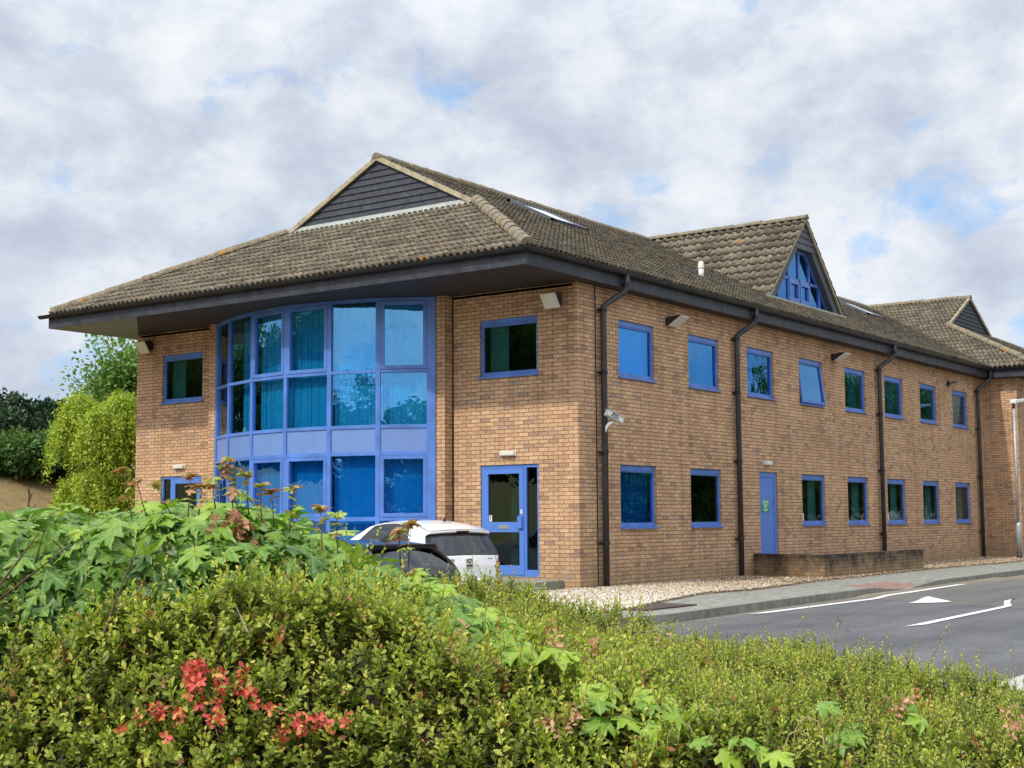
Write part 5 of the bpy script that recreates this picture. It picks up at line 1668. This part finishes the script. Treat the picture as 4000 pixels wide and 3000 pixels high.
multi(bushes[0][0], bushes[0][1], red, OVAL, M_REDLEAF, 'red_leaves', None)
brn = []
for (u, v, k) in ((2170, 2560, 5), (2190, 2850, 6), (2330, 2600, 2), (3500, 2790, 5), (3960, 2900, 5), (2600, 2570, 3), (1800, 2590, 3), (3250, 2520, 3)):
    for _ in range(k):
        q = surf(u + r.normal(0, 18), v + r.normal(0, 30))
        if q is None: continue
        brn.append(sprig(None, bushes[1][1], q[0], q[1] - .04, q[2] + .02, r.normal(0, .4, 3) + np.array([0, 0, .8]), .08, 9, .024, OVAL, None, '', r))
multi(bushes[1][0], bushes[1][1], brn, OVAL, M_BROWNLEAF, 'withered_leaves', None)

# ---- maple shrubs
def maple_top(s):
    return np.interp(s, [-2.6, -1.95, -1.46, -1.04, -.8, -.60, -.38, -.16, .05], [1.11, 1.09, 1.11, 1.10, 1.02, .89, .79, .71, .60])
def maple(name, label, smin, smax, n, seed, dc, rad, leaf, zlow):
    r = np.random.default_rng(seed)
    c = to_w(np.array([(smin + smax) / 2]), np.array([dc + .3]), np.array([-.45]))[0]
    root = empty(name, tuple(c), label, 'shrub')
    s = r.uniform(smin, smax, n)
    th = r.uniform(-.25, 1.0, n) * math.pi / 2
    mt = maple_top(s) + .05 * vnoise(s, s * 0, 5.0, seed)
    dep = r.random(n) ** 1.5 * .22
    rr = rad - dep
    front = th < 0
    z = np.where(front, mt - rad - (-th) / (math.pi / 8) * (mt - rad - zlow), mt - rad + rr * np.sin(np.maximum(th, 0)))
    d = np.where(front, dc - rr, dc - rr * np.cos(np.maximum(th, 0)) * 1.0 + np.where(th > 1.1, r.uniform(0, .7, n), 0))
    pos = to_w(s, d, z) + r.normal(0, .025, (n, 3))
    hf = np.append(HF, 0); hr = np.append(HR, 0)
    ct = np.cos(np.maximum(th, 0))[:, None]; st_ = np.sin(np.maximum(th, 0))[:, None]
    out = -hf * ct + np.array([0, 0, 1.]) * st_
    nd = unit(out + r.normal(0, .55, (n, 3)) + np.array([0, 0, .35]))
    yd = unit(-hf * (.5 + .3 * st_) + np.array([0, 0, -1.0]) * (ct * .9 + .15) + hr * r.normal(0, .75, n)[:, None] + r.normal(0, .25, (n, 3)))
    sz = leaf * r.uniform(.5, 1.25, n)
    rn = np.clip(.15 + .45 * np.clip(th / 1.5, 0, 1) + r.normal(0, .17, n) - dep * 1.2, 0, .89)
    rn = np.where(r.random(n) < .012, r.uniform(.92, 1, n), rn)
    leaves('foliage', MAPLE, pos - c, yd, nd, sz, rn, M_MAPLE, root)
    # petioles
    k = n // 2
    prisms('leaf_stalks', pos[:k] - c, pos[:k] - c + out[:k] * -.07 - yd[:k] * .05, np.full(k, .0012), np.full(k, .0016), M_TWIG, root)
    # stems
    k = max(10, n // 110)
    ss = r.uniform(smin, smax, k); top = maple_top(ss)
    e1 = to_w(ss, dc - .25 + r.normal(0, .12, k), top - .10 + r.uniform(-.06, .04, k)); e0 = e1 + r.normal(0, .16, (k, 3)) * np.array([1, 1, 0]) - np.array([0, 0, .28]) + np.append(HF, 0) * .16
    prisms('stems', e0 - c, e1 - c, np.full(k, .006), np.full(k, .002), M_TWIG, root)
    return root, c
mp1, mc1 = maple('maple_shrub', 'big leaved maple shrub rising above the hedge at left', -2.5, -.72, 4200, 31, 5.30, .40, .100, .50)
mp2, mc2 = maple('maple_shrub', 'lower maple growth sloping down in front of the parked cars', -.80, .12, 1700, 32, 5.35, .38, .100, .35)
# bronze young growth standing above the shrub
lst = []
r = np.random.default_rng(9)
for (u, v0, v1) in ((500, 2010, 1840), (560, 2010, 1885), (720, 2000, 1860), (760, 2010, 1900), (830, 1980, 1880), (900, 1990, 1800), (925, 1990, 1830), (960, 1990, 1855), (1010, 2020, 1900), (1060, 2040, 1920), (1120, 2060, 1905), (1250, 2110, 1990), (1310, 2140, 2015), (1560, 2190, 2080), (1590, 2200, 2050), (660, 2000, 1900)):
    d_ = 5.15
    def pt(u, v):
        dv = FW + RT * (u - 2000) / 5514.19 - UP * (v - 1500) / 5514.19
        return CAMP + dv * (d_ / (dv[0] * HF[0] + dv[1] * HF[1]))
    a = pt(u, v0); b = pt(u + r.normal(0, 25), v1)
    ax = b - a; ln = np.linalg.norm(ax)
    n = 9
    t_ = np.concatenate([np.linspace(.35, .9, 4), np.full(5, 1.0)])
    an = np.arange(n) * 1.3 + r.uniform(0, 6)
    sd_ = unit(np.cross(ax, [1, .3, .2])); bi = unit(np.cross(ax, sd_))
    rad = sd_[None] * np.cos(an)[:, None] + bi[None] * np.sin(an)[:, None]
    pos = a + ax[None] * t_[:, None]
    yd = rad + np.array([0, 0, .35]) + r.normal(0, .2, (n, 3)); nd = np.array([0, 0, 1.]) - rad * .2 + r.normal(0, .3, (n, 3))
    lst.append((pos - mc1, yd, nd, .036 * r.uniform(.6, 1.25, n), r.random(n), a - mc1 - np.array([0, 0, .02]) + np.append(HF, 0) * .06, b - mc1))
for l in lst:
    sh_ = leaves('young_shoot', MAPLE, *l[:5], M_BRONZE, mp1)
    prisms('stem', l[5][None], l[6][None], np.full(1, .003), np.full(1, .0012), M_TWIG, sh_)
# withered maple leaves
n = 26; u_ = r.normal(930, 45, n); v_ = r.normal(2050, 55, n)
pw = np.array([CAMP + (FW + RT * (a - 2000) / 5514.19 - UP * (b - 1500) / 5514.19) * 5.02 for a, b in zip(u_, v_)])
leaves('withered_leaves', MAPLE, pw - mc1, r.normal(0, .5, (n, 3)) - np.array([0, 0, 1]), r.normal(0, 1, (n, 3)), .05 * r.uniform(.6, 1.2, n), r.random(n), M_BROWNLEAF, mp1)
# maple seedlings pushing through the hedge
def seedling(label, spots, seed, size):
    r = np.random.default_rng(seed)
    q0 = surf(*spots[0]); c = to_w(np.array(q0[0]), np.array(q0[1]), np.array(-.45))
    root = empty('maple_seedling', tuple(c), label, 'seedling', 'maple seedlings in the hedge')
    pos = []; st0 = []
    for (u, v) in spots:
        q = surf(u, v)
        pos.append(to_w(np.array(q[0]), np.array(q[1] - .05), np.array(q[2] + .03)))
    pos = np.array(pos); n = len(pos)
    hf = np.append(HF, 0); hr = np.append(HR, 0)
    yd = -hf * .6 + hr * r.normal(0, .9, n)[:, None] + np.array([0, 0, -.25]) + r.normal(0, .3, (n, 3))
    nd = np.array([0, 0, 1.]) - hf * .75 + r.normal(0, .25, (n, 3))
    leaves('foliage', MAPLE, pos - c, yd, nd, size * r.uniform(.7, 1.2, n), r.uniform(.35, .85, n), M_MAPLE, root)
    prisms('stems', pos - c - np.array([0, 0, .3]) + hf * .1, pos - c, np.full(n, .004), np.full(n, .0018), M_TWIG, root)
seedling('maple seedling with big pale leaves in the middle of the hedge', [(1990, 2440), (2050, 2480), (2110, 2510), (2150, 2560), (2080, 2570), (2180, 2600), (1960, 2500), (2010, 2540)], 41, .10)
seedling('maple seedling with broad leaves low in the hedge, right of centre', [(2330, 2760), (2400, 2720), (2470, 2740), (2420, 2830), (2560, 2780), (2620, 2760), (2520, 2870), (2650, 2830), (2720, 2790), (2380, 2860), (2300, 2640), (2260, 2720)], 42, .09)
seedling('maple seedling near the right end of the hedge bottom', [(3240, 2900), (3290, 2870), (3330, 2890), (3560, 2790), (3600, 2850), (3180, 2790)], 43, .07)
seedling('maple seedling at the lower edge of the hedge, right of the middle', [(2930, 2960), (2860, 2920), (3000, 2980), (2800, 2980), (2700, 2930)], 44, .075)

# ---- trees
def tree(name, label, base, h, crown, nleaf, leaf, matb, seed, trunk_r=.14, squash=1.0, group=None, tmpl=SPRAY, nclump=26, low=.15, sparse=.0, cat='tree'):
    r = np.random.default_rng(seed)
    root = empty(name, base, label, cat, group)
    # clump centres inside the crown ellipsoid
    cr, cz = crown
    zc = low * h + (1 - low) * h * .5; hz = (1 - low) * h * .5
    dirs = unit(r.normal(0, 1, (nclump, 3))); rad = r.random(nclump) ** .45
    C_ = dirs * rad[:, None] * np.array([cr * .78, cr * .78, hz * .80]) + np.array([0, 0, zc])
    rs = r.uniform(.24, .46, nclump) * cr * squash
    # leaves near the surface of each clump
    idx = r.integers(0, nclump, nleaf)
    dd = unit(r.normal(0, 1, (nleaf, 3)) + np.array([0, 0, .15]))
    rr = rs[idx] * (r.random(nleaf) ** .38) * (1 + sparse * r.normal(0, .25, nleaf))
    pos = C_[idx] + dd * rr[:, None] * np.array([1, 1, .8])
    yd = unit(dd + r.normal(0, .6, (nleaf, 3))); nd = unit(dd * .6 + np.array([0, 0, .6]) + r.normal(0, .5, (nleaf, 3)))
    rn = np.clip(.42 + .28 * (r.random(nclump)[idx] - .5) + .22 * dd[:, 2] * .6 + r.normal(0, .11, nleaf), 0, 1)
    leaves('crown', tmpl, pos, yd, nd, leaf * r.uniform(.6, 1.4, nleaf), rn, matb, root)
    s = MB()
    s.tube([(0, 0, -.4), (r.normal(0, .05), r.normal(0, .05), h * .3), (r.normal(0, .15), r.normal(0, .15), h * .62), (0, 0, h * .85)], [trunk_r, trunk_r * .75, trunk_r * .4, trunk_r * .15], 8)
    for k in range(min(nclump, 16)):
        z0 = h * r.uniform(.12, .55); p = C_[k]
        mid = np.array([p[0] * .45, p[1] * .45, z0 + (p[2] - z0) * .55])
        s.tube([(0, 0, z0), tuple(mid), tuple(p)], [trunk_r * .4, trunk_r * .25, trunk_r * .08], 5)
    s.build('trunk', M_BARK, root)
    return root
G_DARK = leaf_mat('dark_evergreen_leaf', [(0, (.012, .030, .014)), (.5, (.026, .062, .024)), (1, (.06, .12, .035))], .15)
G_MID = leaf_mat('mid_green_leaf', [(0, (.03, .07, .018)), (.5, (.08, .16, .034)), (1, (.17, .28, .05))], .25)
G_LIGHT = leaf_mat('light_green_leaf', [(0, (.06, .13, .025)), (.5, (.15, .27, .05)), (1, (.29, .42, .08))], .3)
G_WILLOW = leaf_mat('yellow_green_leaf', [(0, (.12, .19, .02)), (.5, (.36, .45, .04)), (1, (.64, .70, .09))], .35)
def at_px(u, dist, z=None):
    """ground point seen in the direction of a picture column, at a distance"""
    a = math.radians(35.80) - math.atan((u - 2000) / 5514.19)
    x = CAMP[0] + math.cos(a) * dist; y = CAMP[1] + math.sin(a) * dist
    zz = float(base_z(np.array([x]), np.array([y]))[0]) if z is None else z
    return (x, y, zz)
def gtree(name, label, u, dist, v_top, cr, *a, **k):
    b = at_px(u, dist)
    ztop = 1.058 + (2031 - v_top) / 5514.19 * dist
    return tree(name, label, b, ztop - b[2], (cr, 0), *a, **k)
gtree('evergreen_tree', 'dark evergreen at the left edge of the view, tallest of its row', 40, 50, 1545, 2.3, 15000, .17, G_DARK, 51, low=.02)
gtree('evergreen_tree', 'dark bushy evergreen second from the left edge', 235, 52, 1590, 2.2, 14000, .17, G_DARK, 52, low=.02)
gtree('deciduous_tree', 'mid green tree between the dark evergreens and the tall loose tree', 395, 50, 1580, 2.1, 13000, .16, G_MID, 53, low=.02)
gtree('deciduous_tree', 'tall loose light green tree rising behind the building corner', 610, 47, 1290, 2.8, 20000, .15, G_LIGHT, 54, low=.05, sparse=.6, nclump=40)
gtree('bramble_bush', 'low mixed bramble bush on the bank at the left edge', 60, 43, 1720, 1.7, 12000, .13, G_MID, 55, low=.0, cat='bush')
gtree('bramble_bush', 'leafy bramble bush left of the yellow green weeping shrub', 275, 44, 1690, 1.8, 12000, .13, G_MID, 56, low=.0, cat='bush')
gtree('bramble_bush', 'dark bramble bush behind the left side of the weeping shrub', 420, 45, 1650, 1.2, 6000, .13, G_DARK, 57, low=.0, cat='bush')
# weeping yellow-green shrub
r = np.random.default_rng(61)
bw_ = at_px(430, 37.5)
wroot = empty('weeping_shrub', bw_, 'large yellow green weeping shrub beside the left corner of the building', 'shrub')
hW = 1.058 + (2031 - 1535) / 5514.19 * 37.5 - bw_[2]
nst = 2300
nl0 = 15
lc = []
for k in range(nl0):
    a_ = k * 2.4; rr_ = 1.0 * math.sqrt((k + .5) / nl0)
    lc.append((rr_ * math.cos(a_), rr_ * math.sin(a_), hW - .42 - .70 * rr_ ** 2 + r.normal(0, .16)))
for k in range(7):
    a_ = k * .9; lc.append((.82 * math.cos(a_), .82 * math.sin(a_), hW * .46 + r.normal(0, .12)))
nl0 += 7
lc = np.array(lc); cl = r.integers(0, nl0, nst)
dirs = unit(r.normal(0, 1, (nst, 3)) + np.array([0, 0, .9])); dirs[:, 2] = np.abs(dirs[:, 2])
st0 = lc[cl] + dirs * r.uniform(.25, .48, (nst, 1)) * np.array([1, 1, .8])
ln = r.uniform(.4, 1.3, nst) * (1 + .4 * np.clip(np.hypot(st0[:, 0], st0[:, 1]) - .6, 0, 1))
nl_ = 34
t_ = np.linspace(0, 1, nl_)
outw = (st0 * .5 + dirs) * np.array([1, 1, 0]); outw = unit(outw)
pos = st0[:, None, :] + outw[:, None, :] * (np.sin(t_ * 1.4) * .28)[None, :, None] * ln[:, None, None] - np.array([0, 0, 1])[None, None] * (t_ ** 1.25)[None, :, None] * ln[:, None, None] + r.normal(0, .035, (nst, nl_, 3))
pos = pos.reshape(-1, 3); n = len(pos)
yd = unit(r.normal(0, .7, (n, 3)) + np.array([0, 0, -.6])); nd = unit(np.repeat(outw, nl_, 0) + r.normal(0, .6, (n, 3)) + np.array([0, 0, .5]))
rn = np.clip(np.repeat(r.normal(.5, .13, nst), nl_) + r.normal(0, .12, n), 0, 1)
leaves('crown', SPRAY, pos, yd, nd, .075 * r.uniform(.5, 1.4, n), rn, G_WILLOW, wroot)
s = MB()
for k in range(12):
    p = st0[k * 7] * .8; s.tube([(0, 0, -.3), (p[0] * .4, p[1] * .4, p[2] * .6), tuple(p)], [.05, .03, .01], 6)
s.build('trunk', M_BARK, wroot)
# small bare sapling on the bank
bs_ = at_px(118, 24); bs_ = (bs_[0], bs_[1], -.44)
sp = empty('bare_sapling', bs_, 'thin bare sapling standing in front of the dry bank at left', 'sapling')
s = MB(); zt_ = 1.058 + (2031 - 1900) / 5514.19 * 24 + .44
s.tube([(0, 0, 0), (.03, .02, zt_ * .5), (-.02, 0, zt_ * .8), (.0, 0, zt_)], [.04, .03, .02, .01], 6)
for k in range(9):
    z0 = zt_ * r.uniform(.7, .97); a = r.uniform(0, 6.28); s.tube([(0, 0, z0), (.12 * math.cos(a), .12 * math.sin(a), z0 + .12)], [.014, .006], 5)
s.build('stem', M_BARK, sp)

# trees across the road and beyond the car park: seen only in the window glass
refl = [(30, -30, 7.6), (38, -31, 8.2), (46, -30, 7.8), (54, -31, 8.8), (62, -30, 7.6), (70, -31, 8.3), (79, -30, 15.5), (87, -31, 16.0), (97, -30, 17.0), (108, -31, 18), (120, -33, 18), (20, -30, 8.0), (10, -31, 7.5),
        (-46, 26, 15.5), (-46, 34, 16.5), (-45, 42, 16.0), (-43, 50, 15.0), (-36, 54, 14), (-27, 52, 14), (-18, 50, 14), (-9, 49, 14), (0, 50, 14), (8, 49, 13), (-46, 10, 9.6), (-47, 2, 9.0), (-50, -20, 9.6), (-50, -29, 10.0), (-46, 18, 11)]
proto = None
for i, (x_, y_, h_) in enumerate(refl):
    if proto is None:
        proto = tree('roadside_tree', 'broad green roadside tree across the car park, mirrored in the window glass', (x_, y_, -.46), 10.0, (5.2, 0), 9000, .55, G_MID, 71, trunk_r=.22, low=.04, group='trees mirrored in the windows', nclump=34)
        o_ = proto
    else:
        o_ = proto.copy(); COL.objects.link(o_); o_.location = (x_, y_, -.46); o_.rotation_euler = (0, 0, i * 1.3)
        for ch in list(proto.children):
            c_ = ch.copy(); COL.objects.link(c_); c_.parent = o_
    o_.scale = (1, 1, h_ / 10.0)

M_STRAW = mat('straw', (.42, .32, .17), .9)
# dried grass stalks arching over the hedge
r = np.random.default_rng(77)
gr = empty('dry_grass_tuft', tuple(to_w(np.array(.5), np.array(4.6), np.array(-.45))), 'few dry arching grass stalks with drooping seed heads in the hedge', 'grass stalks')
gc = np.array(gr.location)
for (u, v) in ((2560, 2760), (2600, 2870), (2740, 2650), (2800, 2640), (2720, 2750), (3160, 2900), (3090, 2850)):
    q = surf(u, v)
    if q is None: continue
    p = to_w(np.array(q[0]), np.array(q[1] - .05), np.array(q[2])) - gc
    hr = np.append(HR, 0) * r.choice([-1, 1])
    pts = [p + np.array([0, 0, -.08]), p + np.array([0, 0, .0]), p + np.array([0, 0, .03]) + hr * .015, p + np.array([0, 0, .042]) + hr * .04, p + np.array([0, 0, .03]) + hr * .065, p + np.array([0, 0, -.01]) + hr * .08, p + np.array([0, 0, -.06]) + hr * .083]
    s = MB(); s.tube([tuple(x_) for x_ in pts], [.0012, .0012, .0012, .0012, .002, .003, .0022], 5)
    s.build('stalk', M_STRAW, gr)
